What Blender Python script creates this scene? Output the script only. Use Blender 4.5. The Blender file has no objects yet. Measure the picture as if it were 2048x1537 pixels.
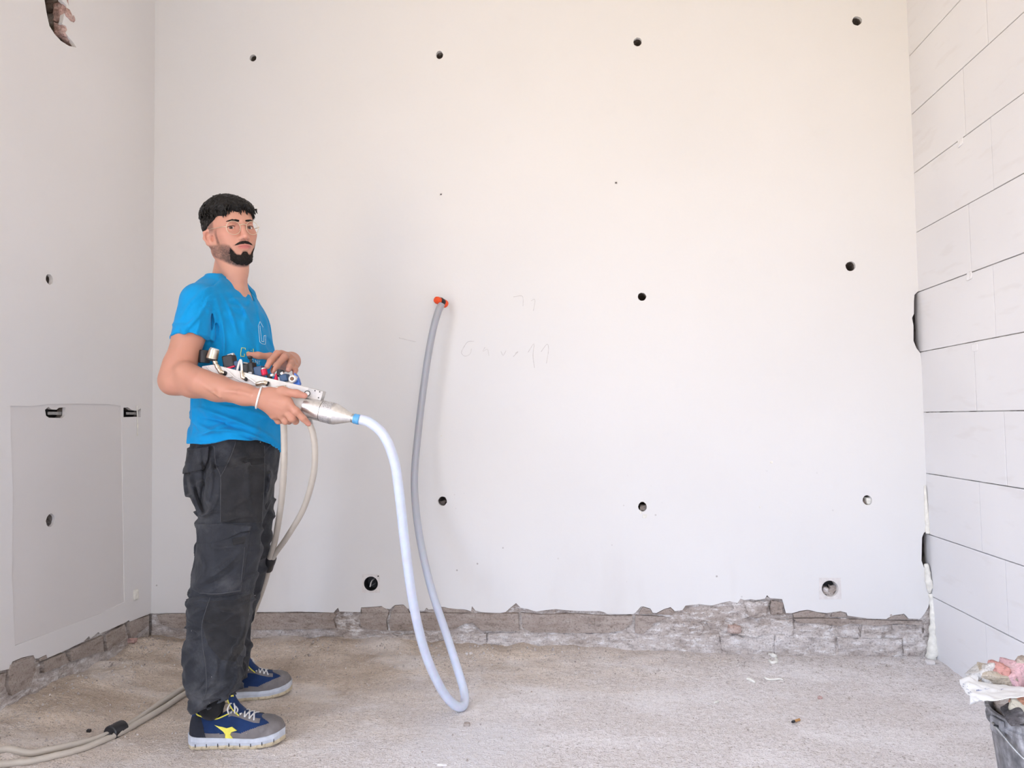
import bpy, bmesh, math, random
import numpy as np
from mathutils import Matrix, Vector
from mathutils.bvhtree import BVHTree

random.seed(7)
rng = np.random.default_rng(11)
scene = bpy.context.scene
COL = scene.collection

# ---------------------------------------------------------------- camera
FPX, CX, CY = 1500.0, 1024.0, 768.5          # focal length and centre in pixels of the 2048x1537 frame
CAM = np.array([0.0, 0.0, 1.03])
RW = np.array([[0.99573988, -0.01981461, -0.09005259],   # rows: world X, Y, Z seen in camera axes (right, down, forward)
               [0.09086357, 0.04476855, 0.99485657],
               [-0.01568117, -0.99880086, 0.04637825]])
cam_data = bpy.data.cameras.new('camera')
cam_data.lens = FPX / 2048 * 36.0
cam_data.sensor_width = 36.0
cam_data.sensor_fit = 'HORIZONTAL'
cam_data.clip_start = 0.02
cam = bpy.data.objects.new('camera', cam_data)
COL.objects.link(cam)
m = Matrix.Identity(4)
for r in range(3):
    m[r][0] = RW[r, 0]; m[r][1] = -RW[r, 1]; m[r][2] = -RW[r, 2]; m[r][3] = CAM[r]
cam.matrix_world = m
scene.camera = cam

# ---------------------------------------------------------------- daylight: sky above, sunlit ground below, seen through the rear openings
world = bpy.data.worlds.new('daylight')
scene.world = world
world.use_nodes = True
wn, wl = world.node_tree.nodes, world.node_tree.links
wn.clear()
w_out = wn.new('ShaderNodeOutputWorld'); w_bg = wn.new('ShaderNodeBackground')
w_tc = wn.new('ShaderNodeTexCoord'); w_sep = wn.new('ShaderNodeSeparateXYZ')
w_map = wn.new('ShaderNodeMapRange'); w_ramp = wn.new('ShaderNodeValToRGB')
w_map.inputs['From Min'].default_value = -1; w_map.inputs['From Max'].default_value = 1
e = w_ramp.color_ramp.elements
e[0].position = 0.44; e[0].color = (1.00, 0.80, 0.55, 1)      # sunlit pale ground and facades
e[1].position = 0.60; e[1].color = (1.05, 1.24, 1.66, 1)     # hazy sky
wl.new(w_tc.outputs['Generated'], w_sep.inputs[0]); wl.new(w_sep.outputs['Z'], w_map.inputs['Value'])
wl.new(w_map.outputs[0], w_ramp.inputs[0]); wl.new(w_ramp.outputs[0], w_bg.inputs[0]); wl.new(w_bg.outputs[0], w_out.inputs[0])
w_bg.inputs['Strength'].default_value = 4.6

scene.view_settings.view_transform = 'Standard'
scene.view_settings.look = 'None'
scene.view_settings.exposure = 0.18
scene.view_settings.gamma = 1.0
scene.view_settings.use_curve_mapping = False
scene.cycles.max_bounces = 6
scene.cycles.diffuse_bounces = 4
scene.cycles.sample_clamp_indirect = 8.0
scene.cycles.use_adaptive_sampling = True
scene.cycles.adaptive_threshold = 0.09
scene.cycles.adaptive_min_samples = 16
scene.cycles.glossy_bounces = 3
scene.cycles.transmission_bounces = 3
scene.cycles.use_fast_gi = False

# ---------------------------------------------------------------- helpers: measuring the photograph
def ray(x, y):
    return RW @ np.array([x - CX, y - CY, FPX])
def atY(x, y, Y):                       # the point of the plane Y seen at photo pixel x, y
    d = ray(x, y); return CAM + d * (Y / d[1])
def atX(x, y, X):
    d = ray(x, y); return CAM + d * (X / d[0])
def atZ(x, y, Z=0.0):
    d = ray(x, y); return CAM + d * ((Z - CAM[2]) / d[2])

# ---------------------------------------------------------------- helpers: value noise
_TAB = (np.random.default_rng(3).random(64 ** 3) * 2 - 1).astype(np.float32)
def vnoise(p, seed=0):
    p = np.asarray(p, dtype=np.float32) + np.float32((seed * 7.31) % 64)
    fl = np.floor(p); f = p - fl; i = fl.astype(np.int32)
    f = f * f * (3 - 2 * f)
    x0 = (i[..., 0] & 63) << 12; x1 = ((i[..., 0] + 1) & 63) << 12
    y0 = (i[..., 1] & 63) << 6; y1 = ((i[..., 1] + 1) & 63) << 6
    z0 = i[..., 2] & 63; z1 = (i[..., 2] + 1) & 63
    fx, fy, fz = f[..., 0], f[..., 1], f[..., 2]
    def lz(a, b): u = a + b; v = _TAB[u + z0]; return v + (_TAB[u + z1] - v) * fz
    c0 = lz(x0, y0); c0 = c0 + (lz(x0, y1) - c0) * fy
    c1 = lz(x1, y0); c1 = c1 + (lz(x1, y1) - c1) * fy
    return c0 + (c1 - c0) * fx
def fbm(p, octaves=4, seed=0, gain=0.5):
    p = np.asarray(p, dtype=np.float32); a = 1.0; s = 0; t = 0
    for o in range(octaves):
        s = s + a * vnoise(p, seed + o * 17); t += a; a *= gain; p = p * 2.03 + 3.1
    return s / t
def sstep(a, b, x):
    t = np.clip((x - a) / (b - a), 0, 1); return t * t * (3 - 2 * t)

# ---------------------------------------------------------------- helpers: objects
def tag(o, label=None, cat=None, group=None, kind=None):
    if label: o['label'] = label
    if cat: o['category'] = cat
    if group: o['group'] = group
    if kind: o['kind'] = kind
    return o
def empty(name, loc, label=None, cat=None, group=None, kind=None):
    o = bpy.data.objects.new(name, None); o.empty_display_size = 0.05
    COL.objects.link(o); o.location = Vector(loc)
    return tag(o, label, cat, group, kind)
def link(name, me, mat, parent=None, smooth=False):
    o = bpy.data.objects.new(name, me); COL.objects.link(o)
    if mat is not None and not me.materials: me.materials.append(mat)
    if parent is not None:
        o.parent = parent                 # parents carry no rotation or scale: keep world coordinates
        q = parent; off = Vector((0, 0, 0))
        while q is not None:
            off += q.location; q = q.parent
        o.location = -off
    if smooth: me.polygons.foreach_set('use_smooth', [True] * len(me.polygons))
    return o
def mesh(name, V, F, mat, parent=None, smooth=False):
    me = bpy.data.meshes.new(name)
    me.from_pydata([tuple(map(float, v)) for v in V], [], [tuple(map(int, f)) for f in F]); me.update()
    return link(name, me, mat, parent, smooth)
def npmesh(name, V, Q, mat, parent=None, smooth=True):
    """fast quad mesh from arrays"""
    me = bpy.data.meshes.new(name)
    n = len(Q); k = Q.shape[1]
    me.vertices.add(len(V)); me.vertices.foreach_set('co', np.asarray(V, dtype=np.float32).ravel())
    me.loops.add(n * k); me.loops.foreach_set('vertex_index', np.asarray(Q, dtype=np.int32).ravel())
    me.polygons.add(n); me.polygons.foreach_set('loop_start', np.arange(0, n * k, k, dtype=np.int32))
    me.polygons.foreach_set('use_smooth', np.full(n, smooth))
    me.update(calc_edges=True); me.validate()
    return link(name, me, mat, parent)
def bm_obj(name, bm, mat, parent=None, smooth=False):
    me = bpy.data.meshes.new(name); bm.normal_update(); bm.to_mesh(me); bm.free()
    return link(name, me, mat, parent, smooth)
def box_bm(bm, c, s, rot=None, bevel=0.0):
    M = Matrix.Translation(Vector(c))
    if rot is not None: M = M @ rot.to_4x4()
    r = bmesh.ops.create_cube(bm, size=1.0, matrix=M @ Matrix.Diagonal((s[0], s[1], s[2], 1)))
    if bevel > 0:
        es = {e for v in r['verts'] for e in v.link_edges}
        bmesh.ops.bevel(bm, geom=list(es), offset=bevel, segments=2, affect='EDGES', profile=0.5)
def box(name, c, s, mat, parent=None, bevel=0.0, rot=None):
    bm = bmesh.new(); box_bm(bm, c, s, rot, bevel); return bm_obj(name, bm, mat, parent)
def basis(d):
    d = np.asarray(d, float); d = d / np.linalg.norm(d)
    u = np.cross(d, [0, 0, 1.0])
    if np.linalg.norm(u) < 1e-3: u = np.array([1.0, 0, 0])
    u /= np.linalg.norm(u); return d, u, np.cross(u, d)
def lathe(name, a, b, prof, mat, parent=None, n=24, smooth=True, caps=True):
    """turned shape along a->b; prof is [(t along axis 0..1, radius)]"""
    a = np.asarray(a, float); b = np.asarray(b, float)
    d, u, w = basis(b - a); V = []; F = []
    for t, r in prof:
        c = a + (b - a) * t
        for k in range(n):
            th = 2 * math.pi * k / n
            V.append(c + r * (math.cos(th) * u + math.sin(th) * w))
    m_ = len(prof)
    for i in range(m_ - 1):
        for k in range(n):
            F.append((i * n + k, i * n + (k + 1) % n, (i + 1) * n + (k + 1) % n, (i + 1) * n + k))
    if caps:
        F.append(tuple(range(n - 1, -1, -1))); F.append(tuple((m_ - 1) * n + k for k in range(n)))
    o = mesh(name, V, F, mat, parent)
    if smooth:
        o.data.polygons.foreach_set('use_smooth', [len(p.vertices) == 4 for p in o.data.polygons])
        o.data.set_sharp_from_angle(angle=math.radians(35))
    return o
def spline(pts, n=8):
    """Catmull-Rom through pts"""
    P = [np.asarray(p, float) for p in pts]
    P = [2 * P[0] - P[1]] + P + [2 * P[-1] - P[-2]]
    out = []
    for i in range(1, len(P) - 2):
        for k in range(n):
            t = k / n
            out.append(0.5 * ((2 * P[i]) + (-P[i - 1] + P[i + 1]) * t + (2 * P[i - 1] - 5 * P[i] + 4 * P[i + 1] - P[i + 2]) * t * t
                              + (-P[i - 1] + 3 * P[i] - 3 * P[i + 1] + P[i + 2]) * t ** 3))
    out.append(P[-2]); return np.array(out)
def tube_arrays(pts, rad, n=12, cap=True):
    pts = np.asarray(pts, float); m_ = len(pts)
    rad = np.full(m_, rad) if np.isscalar(rad) else np.asarray(rad, float)
    T = np.gradient(pts, axis=0); T /= np.linalg.norm(T, axis=1)[:, None] + 1e-12
    d, u, w = basis(T[0]); V = []; F = []
    for i in range(m_):
        u = u - T[i] * np.dot(u, T[i]); u /= np.linalg.norm(u); w = np.cross(T[i], u)
        for k in range(n):
            th = 2 * math.pi * k / n
            V.append(pts[i] + rad[i] * (math.cos(th) * u + math.sin(th) * w))
    for i in range(m_ - 1):
        for k in range(n):
            F.append((i * n + k, i * n + (k + 1) % n, (i + 1) * n + (k + 1) % n, (i + 1) * n + k))
    if cap:
        F.append(tuple(range(n - 1, -1, -1))); F.append(tuple((m_ - 1) * n + k for k in range(n)))
    return V, F
def tube(name, pts, rad, mat, parent=None, n=12, cap=True):
    V, F = tube_arrays(pts, rad, n, cap); return mesh(name, V, F, mat, parent, True)
def prism(name, poly, dirv, depth, mat, parent=None, holes=()):
    """a flat outline (3D points, coplanar) with holes, given thickness along dirv; filled by a 2D curve"""
    poly = [np.asarray(p, float) for p in poly]
    dn = np.asarray(dirv, float); dn /= np.linalg.norm(dn)
    o0 = poly[0]
    u = np.cross(dn, [0, 0, 1.0])
    if np.linalg.norm(u) < 1e-3: u = np.array([1.0, 0, 0])
    u /= np.linalg.norm(u); w = np.cross(u, dn)       # u, w span the outline
    cu = bpy.data.curves.new(name, 'CURVE'); cu.dimensions = '2D'; cu.fill_mode = 'BOTH'; cu.extrude = depth / 2
    for lp in [poly] + [[np.asarray(p, float) for p in h] for h in holes]:
        sp = cu.splines.new('POLY'); sp.points.add(len(lp) - 1); sp.use_cyclic_u = True
        for q, p in zip(sp.points, lp):
            q.co = (float(np.dot(p - o0, u)), float(np.dot(p - o0, w)), 0, 1)
    ob = bpy.data.objects.new(name, cu); COL.objects.link(ob)
    dg = bpy.context.evaluated_depsgraph_get()
    me = bpy.data.meshes.new_from_object(ob.evaluated_get(dg))
    bpy.data.objects.remove(ob); bpy.data.curves.remove(cu)
    c = o0 + dn * depth / 2
    nn = np.cross(u, w)
    M = Matrix(((u[0], w[0], nn[0], c[0]), (u[1], w[1], nn[1], c[1]), (u[2], w[2], nn[2], c[2]), (0, 0, 0, 1)))
    me.transform(M)
    me.materials.clear(); me.name = name
    return link(name, me, mat, parent)
def ring(c, r, n=20, jit=0.0, ax=(1, 0, 0), az=(0, 0, 1), squash=1.0):
    ax = np.asarray(ax, float); az = np.asarray(az, float); c = np.asarray(c, float)
    return [c + r * (1 + jit * random.uniform(-1, 1)) * (math.cos(2 * math.pi * k / n) * ax * squash + math.sin(2 * math.pi * k / n) * az) for k in range(n)]

# ---------------------------------------------------------------- helpers: materials
class NT:
    def __init__(s, name, rough=0.7, metal=0.0, spec=0.3):
        s.m = bpy.data.materials.new(name); s.m.use_nodes = True
        s.n, s.l = s.m.node_tree.nodes, s.m.node_tree.links
        s.b = s.n['Principled BSDF']
        s.b.inputs['Roughness'].default_value = rough; s.b.inputs['Metallic'].default_value = metal
        s.b.inputs['Specular IOR Level'].default_value = spec
        g = s.n.new('ShaderNodeTexCoord'); s.co = g.outputs['Object']
        gm = s.n.new('ShaderNodeNewGeometry'); s.pos = gm.outputs['Position']
    def sock(s, inp, v):
        if hasattr(v, 'is_linked') or isinstance(v, bpy.types.NodeSocket): s.l.new(v, inp)
        elif isinstance(v, (tuple, list)) and len(v) == 3 and inp.type == 'RGBA': inp.default_value = (*v, 1)
        else: inp.default_value = v
    def map(s, scale=(1, 1, 1), loc=(0, 0, 0), rot=(0, 0, 0), co=None):
        q = s.n.new('ShaderNodeMapping'); q.inputs['Scale'].default_value = scale; q.inputs['Location'].default_value = loc
        q.inputs['Rotation'].default_value = rot; s.l.new(co or s.pos, q.inputs[0]); return q.outputs[0]
    def noise(s, scale, detail=4, rough=0.55, co=None, dist=0.0):
        q = s.n.new('ShaderNodeTexNoise'); s.l.new(co or s.pos, q.inputs['Vector'])
        q.inputs['Scale'].default_value = scale; q.inputs['Detail'].default_value = detail
        q.inputs['Roughness'].default_value = rough; q.inputs['Distortion'].default_value = dist; return q.outputs['Fac']
    def voro(s, scale, co=None, feature='F1', out='Distance', rand=1.0):
        q = s.n.new('ShaderNodeTexVoronoi'); q.feature = feature; s.l.new(co or s.pos, q.inputs['Vector'])
        q.inputs['Scale'].default_value = scale; q.inputs['Randomness'].default_value = rand; return q.outputs[out]
    def ramp(s, fac, a, b, ca=(0, 0, 0), cb=(1, 1, 1)):
        q = s.n.new('ShaderNodeValToRGB'); s.l.new(fac, q.inputs[0]); el = q.color_ramp.elements
        if a <= b: el[0].position, el[1].position = a, b; el[0].color = (*ca, 1); el[1].color = (*cb, 1)
        else: el[0].position, el[1].position = b, a; el[0].color = (*cb, 1); el[1].color = (*ca, 1)
        return q.outputs[0]
    def mix(s, fac, a, b, mode='MIX'):
        q = s.n.new('ShaderNodeMix'); q.data_type = 'RGBA'; q.blend_type = mode
        s.sock(q.inputs[0], fac); s.sock(q.inputs[6], a); s.sock(q.inputs[7], b); return q.outputs[2]
    def math(s, op, a, b=0.0):
        q = s.n.new('ShaderNodeMath'); q.operation = op; s.sock(q.inputs[0], a); s.sock(q.inputs[1], b); return q.outputs[0]
    def xyz(s, i, co=None):
        q = s.n.new('ShaderNodeSeparateXYZ'); s.l.new(co or s.pos, q.inputs[0]); return q.outputs[i]
    def attr(s, name, out='Color'):
        q = s.n.new('ShaderNodeAttribute'); q.attribute_name = name; return q.outputs[out]
    def col(s, v): s.sock(s.b.inputs['Base Color'], v); return s
    def rough(s, v): s.sock(s.b.inputs['Roughness'], v); return s
    def bump(s, h, strength=0.3, dist=0.002, prev=None):
        q = s.n.new('ShaderNodeBump'); q.inputs['Strength'].default_value = strength; q.inputs['Distance'].default_value = dist
        s.l.new(h, q.inputs['Height'])
        if prev is not None: s.l.new(prev, q.inputs['Normal'])
        s.l.new(q.outputs[0], s.b.inputs['Normal']); return q.outputs[0]
def srgb(r, g, b):
    f = lambda c: (c / 255 / 12.92) if c / 255 <= 0.04045 else ((c / 255 + 0.055) / 1.055) ** 2.4
    return (f(r), f(g), f(b))
def plain(name, c, rough=0.6, metal=0.0, spec=0.4, var=0.12, scale=60, bump=0.15):
    t = NT(name, rough, metal, spec); c = tuple(c)
    n = t.noise(scale, 4)
    t.col(t.mix(t.ramp(n, 0.3, 0.7), tuple(max(0, x * (1 - var)) for x in c), tuple(min(1, x * (1 + var)) for x in c)))
    if bump: t.bump(n, bump, 0.001)
    return t.m

# ================================================================ MATERIALS OF THE ROOM
def plaster_mat(name, c, stains=True):
    t = NT(name, 0.85, 0, 0.2)
    big = t.noise(1.3, 1, 0.5); fine = t.noise(90, 1, 0.6); mid = t.noise(9, 3, 0.6)
    k = t.mix(t.ramp(big, 0.3, 0.7), tuple(x * 0.965 for x in c), c)
    k = t.mix(t.math('MULTIPLY', t.ramp(mid, 0.62, 0.8), 0.10), k, tuple(x * 0.8 for x in c))
    if stains:
        v = t.voro(15, None); sp = t.ramp(v, 0.045, 0.075, (1, 1, 1), (0, 0, 0))
        sel = t.ramp(t.noise(2.6, 0), 0.50, 0.60)
        low = t.ramp(t.xyz(2), 0.3, 0.85, (1, 1, 1), (0, 0, 0))
        k = t.mix(t.math('MULTIPLY', t.math('MULTIPLY', sp, sel), t.math('MULTIPLY', low, 0.75)), k, (0.30, 0.27, 0.25))
        wash = t.noise(5.0, 3, 0.6, t.map((1, 1, 0.35)))
        k = t.mix(t.math('MULTIPLY', t.math('MULTIPLY', t.ramp(wash, 0.52, 0.7), t.ramp(t.xyz(2), 0.2, 0.6, (1, 1, 1), (0, 0, 0))), 0.16), k, (0.55, 0.50, 0.46))
    t.col(k)
    t.bump(fine, 0.14, 0.0012)
    return t.m
M_PLASTER = plaster_mat('smooth_white_plaster', (0.80, 0.795, 0.785))
M_PLASTER_L = plaster_mat('white_plaster_side', (0.80, 0.785, 0.775), False)
M_FILLER = plaster_mat('greyer_filler_plaster', (0.745, 0.72, 0.705), False)

def masonry_mat(name, a, b, white=0.35):
    t = NT(name, 0.95, 0, 0.1); st = t.map((0.45, 0.45, 1.3))
    n1 = t.noise(9, 3, 0.65, st); n2 = t.noise(40, 4, 0.7, st); n3 = t.noise(140, 2, 0.7)
    k = t.mix(t.ramp(n1, 0.35, 0.65), a, b)
    k = t.mix(t.math('MULTIPLY', t.ramp(n2, 0.50, 0.66), white), k, (0.80, 0.78, 0.765))
    k = t.mix(t.math('MULTIPLY', t.ramp(n2, 0.36, 0.44, (1, 1, 1), (0, 0, 0)), 0.55), k, tuple(x * 0.55 for x in a))
    k = t.mix(t.ramp(n3, 0.3, 0.48, (0.6, 0.6, 0.6), (0, 0, 0)), k, tuple(x * 0.45 for x in a))
    t.col(k)
    b1 = t.bump(n2, 0.9, 0.008); t.bump(n3, 0.8, 0.003, b1)
    return t.m
M_MASONRY = masonry_mat('rough_masonry', (0.30, 0.25, 0.22), (0.42, 0.37, 0.34))
M_MORTAR = masonry_mat('grey_tile_mortar', (0.36, 0.30, 0.26), (0.45, 0.39, 0.35), 0.12)
M_ROUGH = masonry_mat('broken_base_masonry', (0.43, 0.37, 0.33), (0.64, 0.59, 0.56), 1.0)
M_BRICKRED = masonry_mat('dusty_red_brick', (0.50, 0.34, 0.28), (0.55, 0.46, 0.42), 0.55)
M_BRICKGREY = masonry_mat('dusty_grey_brick', (0.48, 0.42, 0.38), (0.68, 0.635, 0.61), 1.0)
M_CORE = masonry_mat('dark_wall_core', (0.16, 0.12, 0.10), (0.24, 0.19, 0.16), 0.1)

def block_mat():
    t = NT('aerated_concrete_block', 0.92, 0, 0.15)
    n1 = t.noise(2.2, 1); n2 = t.noise(260, 1, 0.6); n3 = t.noise(14, 2, 0.6, t.map((1, 0.35, 1.6), rot=(0.5, 0, 0)))
    oi = t.n.new('ShaderNodeObjectInfo').outputs['Random']
    k = t.mix(t.ramp(n1, 0.3, 0.7), (0.78, 0.775, 0.785), (0.84, 0.835, 0.84))
    k = t.mix(t.math('MULTIPLY', oi, 0.10), k, (0.70, 0.68, 0.66))
    k = t.mix(t.math('MULTIPLY', t.ramp(n3, 0.60, 0.72), 0.18), k, (0.66, 0.62, 0.59))
    t.col(k); t.bump(n2, 0.2, 0.001)
    return t.m
M_BLOCK = block_mat()
M_JOINT = NT('thin_bed_mortar', 0.9); _n = M_JOINT.noise(7, 3)
M_JOINT.col(M_JOINT.mix(M_JOINT.ramp(_n, 0.47, 0.55), (0.30, 0.28, 0.27), (0.78, 0.77, 0.76))); M_JOINT = M_JOINT.m

def floor_mat():
    t = NT('dusty_screed', 0.95, 0, 0.1)
    n0 = t.noise(1.1, 3, 0.6); n1 = t.noise(5, 4, 0.65, t.map((0.6, 1.4, 1))); n2 = t.noise(46, 3, 0.7); n3 = t.noise(170, 2, 0.75)
    y = t.xyz(1); x = t.xyz(0)
    # brown dirt plus painted-in shade towards the back and left wall, pale cement dust elsewhere
    g = t.math('ADD', t.math('MULTIPLY', y, 0.62), t.math('MULTIPLY', x, -0.40))
    g = t.math('ADD', g, t.math('MULTIPLY', t.math('SUBTRACT', n0, 0.5), 1.0))
    g = t.math('ADD', g, t.math('MULTIPLY', t.math('SUBTRACT', n1, 0.5), 0.55))
    dirt = t.ramp(t.math('MULTIPLY', g, 0.25), 0.405, 0.56)
    pale = t.mix(t.ramp(n2, 0.35, 0.65), (0.76, 0.71, 0.695), (0.93, 0.89, 0.885))
    brown = t.mix(t.ramp(n1, 0.35, 0.65), (0.50, 0.405, 0.32), (0.80, 0.69, 0.585))
    k = t.mix(dirt, pale, brown)
    k = t.mix(t.math('MULTIPLY', t.ramp(n2, 0.60, 0.74), 0.45), k, (0.78, 0.76, 0.75))
    k = t.mix(t.math('MULTIPLY', t.ramp(n3, 0.34, 0.43, (1, 1, 1), (0, 0, 0)), 0.75), k, (0.20, 0.17, 0.15))
    n4 = t.noise(85, 2, 0.7, t.map((0.5, 1.2, 1)))
    k = t.mix(t.math('MULTIPLY', t.ramp(n4, 0.34, 0.42, (1, 1, 1), (0, 0, 0)), 0.5), k, (0.30, 0.25, 0.21))
    k = t.mix(t.math('MULTIPLY', t.ramp(n4, 0.62, 0.70), 0.6), k, (0.90, 0.87, 0.85))
    mt = t.noise(2.4, 3, 0.62, t.map((0.8, 1.5, 1), loc=(3, 1, 0))); k = t.mix(t.math('MULTIPLY', t.ramp(mt, 0.42, 0.60, (1, 1, 1), (0, 0, 0)), 0.20), k, (0.55, 0.47, 0.40)); k = t.mix(t.math('MULTIPLY', t.ramp(mt, 0.52, 0.66), 0.45), k, (0.93, 0.90, 0.89))
    # spilt plaster powder
    dx = t.math('MULTIPLY', t.math('ADD', x, 0.36), 3.4); dy = t.math('MULTIPLY', t.math('SUBTRACT', y, 2.42), 3.2)
    r = t.math('ADD', t.math('ADD', t.math('MULTIPLY', dx, dx), t.math('MULTIPLY', dy, dy)), t.math('MULTIPLY', n1, 0.8))
    k = t.mix(t.math('MULTIPLY', t.ramp(t.math('MULTIPLY', r, 0.5), 0.2, 0.62, (1, 1, 1), (0, 0, 0)), 0.7), k, (0.78, 0.76, 0.77))
    t.col(k)
    b1 = t.bump(n2, 1.0, 0.009); t.bump(n3, 1.0, 0.005, b1)
    return t.m
M_FLOOR = floor_mat()
M_GRIT = masonry_mat('loose_grit', (0.42, 0.36, 0.32), (0.60, 0.55, 0.52), 0.7)
M_DARK = plain('black_plastic', (0.02, 0.02, 0.022), 0.45)
M_FOAM = plain('cured_cream_foam', (0.84, 0.825, 0.75), 0.8, var=0.12, scale=50, bump=0.6)
M_BOXGREY = plain('plaster_ring', (0.74, 0.71, 0.69), 0.8, var=0.1)

# ================================================================ ROOM
YB, XR, XL, YF, ZC = 3.33, 1.45, -1.985, -1.7, 3.4
def B(x, y, dy=0.0): return atY(x, y, YB + dy)
def L(x, y, dx=0.0): return atX(x, y, XL - dx)
def R_(x, y, dx=0.0): return atX(x, y, XR + dx)

# ---- floor
def floor_z(x, y):
    x = np.asarray(x, float); y = np.asarray(y, float)
    p = np.stack([x, y, np.zeros_like(x)], -1)
    back = np.exp(-((YB - y) / 0.22) ** 2) * (0.075 - 0.065 * sstep(-1.2, 0.9, x))
    left = np.exp(-((x - XL) / 0.24) ** 2) * 0.085 * sstep(1.2, 2.2, y)
    z = np.maximum(back, left) * (0.75 + 0.5 * fbm(p * 7, 3, 5))
    far = sstep(2.85, 3.1, y) + sstep(0.5, 0.25, x - XL)
    z = z + fbm(p * 14, 3, 9) * 0.006 * np.clip(far, 0, 1) + fbm(p * 60, 2, 2) * 0.0022
    return z
fx = np.arange(XL - 0.2, XR + 0.2, 0.0085); fy = np.concatenate([np.arange(YF, 1.6, 0.15), np.arange(1.6, YB + 0.2, 0.0085)])
GX, GY = np.meshgrid(fx, fy, indexing='ij')
V = np.stack([GX, GY, floor_z(GX, GY)], -1).reshape(-1, 3)
ny = len(fy); ii, jj = np.meshgrid(np.arange(len(fx) - 1), np.arange(ny - 1), indexing='ij'); q0 = (ii * ny + jj).ravel()
floor = npmesh('floor', V, np.stack([q0, q0 + ny, q0 + ny + 1, q0 + 1], -1), M_FLOOR)
tag(floor, 'bare dusty screed floor with brown dirt and pale cement dust', None, None, 'structure')

# ---- ceiling and unseen rear wall, its opening added and sized for fill daylight
tag(box('ceiling', ((XL + XR) / 2, (YB + YF) / 2, ZC + 0.1), (XR - XL + 0.8, YB - YF + 0.8, 0.2), M_PLASTER), 'plain white plastered ceiling above the room', None, None, 'structure')
wr = empty('wall_rear', ((XL + XR) / 2, YF - 0.1, 0), 'plastered rear wall with an unseen opening added for fill daylight', None, None, 'structure')
def rear(x0, x1, z0, z1): box('wall_panel', ((x0 + x1) / 2, YF - 0.1, (z0 + z1) / 2), (x1 - x0, 0.2, z1 - z0), M_PLASTER, wr)
OX0, OX1, OZ0, OZ1 = 0.0, 1.35, 0.0, 2.3
WZ1 = 2.85
rear(XL - 0.4, OX0, -0.1, ZC); rear(OX1, XR + 0.4, -0.1, ZC); rear(OX0, OX1, OZ1, ZC)

# ---- back wall: plaster coat over masonry, both pierced by the drill holes
plaster_low = [(298,1228),(400,1226),(512,1225),(600,1224),(667,1226),(676,1216),(679,1224),(721,1225),(722,1216),(739,1215),(764,1213),(768,1218),
 (780,1219),(789,1211),(807,1210),(815,1218),(848,1223),(853,1216),(857,1220),(876,1218),(878,1214),(889,1215),(899,1218),(932,1220),(942,1223),(944,1213),
 (951,1222),(970,1226),(1000,1227),(1011,1225),(1022,1215),(1032,1207),(1041,1216),(1051,1218),(1073,1224),(1090,1221),(1110,1219),(1131,1221),(1161,1223),
 (1200,1223),(1208,1225),(1215,1229),(1266,1229),(1272,1225),(1277,1219),(1283,1213),(1301,1218),(1305,1226),(1313,1227),(1328,1219),(1341,1215),(1350,1223),
 (1365,1221),(1371,1212),(1397,1209),(1423,1212),(1442,1207),(1459,1203),(1475,1207),(1481,1198),(1489,1201),(1501,1199),(1512,1201),(1530,1198),(1534,1191),
 (1540,1197),(1564,1199),(1568,1213),(1572,1227),(1585,1227),(1599,1223),(1615,1220),(1634,1225),(1653,1227),(1665,1225),(1681,1223),(1693,1226),(1695,1232),
 (1737,1238),(1772,1239),(1784,1232),(1808,1228),(1817,1238),(1840,1239),(1850,1227),(1856,1216)]
right_edge = [(1859,1195),(1855,1142),(1848,1136),(1843,1122),(1844,1076),(1848,1066),(1853,1064),None,(1841,707),(1833,697),(1827,682),(1827,652),(1824,636),(1828,628),(1828,602),(1829,590),(1836,583),None]
def right_path():
    out = []
    for q in right_edge:
        if q is None: out.append(np.array([XR + 0.06, YB, out[-1][2] + 0.004]))
        else:
            p = B(*q)
            out.append(p)
    return out
rp = right_path()
outline = [np.array([XL - 0.06, YB, B(298, 1228)[2]])] + [B(*q) for q in plaster_low] + [np.array([XR + 0.0, YB, rp[0][2]])] + rp + \
          [np.array([XR + 0.06, YB, ZC + 0.05]), np.array([XL - 0.06, YB, ZC + 0.05])]
hole_px = [(506,116,7.6,1.0),(879,110,8.8,0.86),(1275,84,9.0,0.95),(1714,42,9.4,1.0),(1701,533,9.6,1.0),(1284,594,8.4,1.0),(885,1003,9.6,0.95),(1285,1014,9.4,0.9),(1735,1001,9.6,0.9),(881,604,9.0,1.0)]
box_px = [(742,1168,14.5),(1660,1178,16.0)]
K = YB / FPX * 0.995
holes_p = [ring(B(x, y), r * K, 22, 0.05, squash=s) for x, y, r, s in hole_px] + [ring(B(x, y), r * K, 28) for x, y, r in box_px]
core_outline = [np.array([XL - 0.06, 0, -0.08]), np.array([XR + 0.02, 0, -0.08]), np.array([XR + 0.02, 0, rp[0][2]])] + \
               [np.array([p[0] - 0.003 if p[0] < XR else p[0], 0, p[2]]) for p in rp] + [np.array([XR + 0.06, 0, ZC]), np.array([XL - 0.06, 0, ZC])]
core_outline = [np.array([p[0], YB + 0.016, p[2]]) for p in core_outline]
core_holes = [ring(B(x, y, 0.016), r * K * 0.97, 22, 0.06, squash=s) for x, y, r, s in hole_px] + [ring(B(x, y, 0.016), r * K * 1.02, 28) for x, y, r in box_px]
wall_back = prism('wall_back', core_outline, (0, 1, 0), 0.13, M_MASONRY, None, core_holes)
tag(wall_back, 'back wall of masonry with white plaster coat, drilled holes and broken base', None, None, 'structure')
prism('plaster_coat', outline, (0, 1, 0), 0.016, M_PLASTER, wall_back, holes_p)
box('wall_core', ((XL + XR) / 2, YB + 0.016 + 0.13 + 0.06, ZC / 2), (XR - XL + 0.6, 0.12, ZC + 0.2), M_CORE, wall_back)

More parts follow.
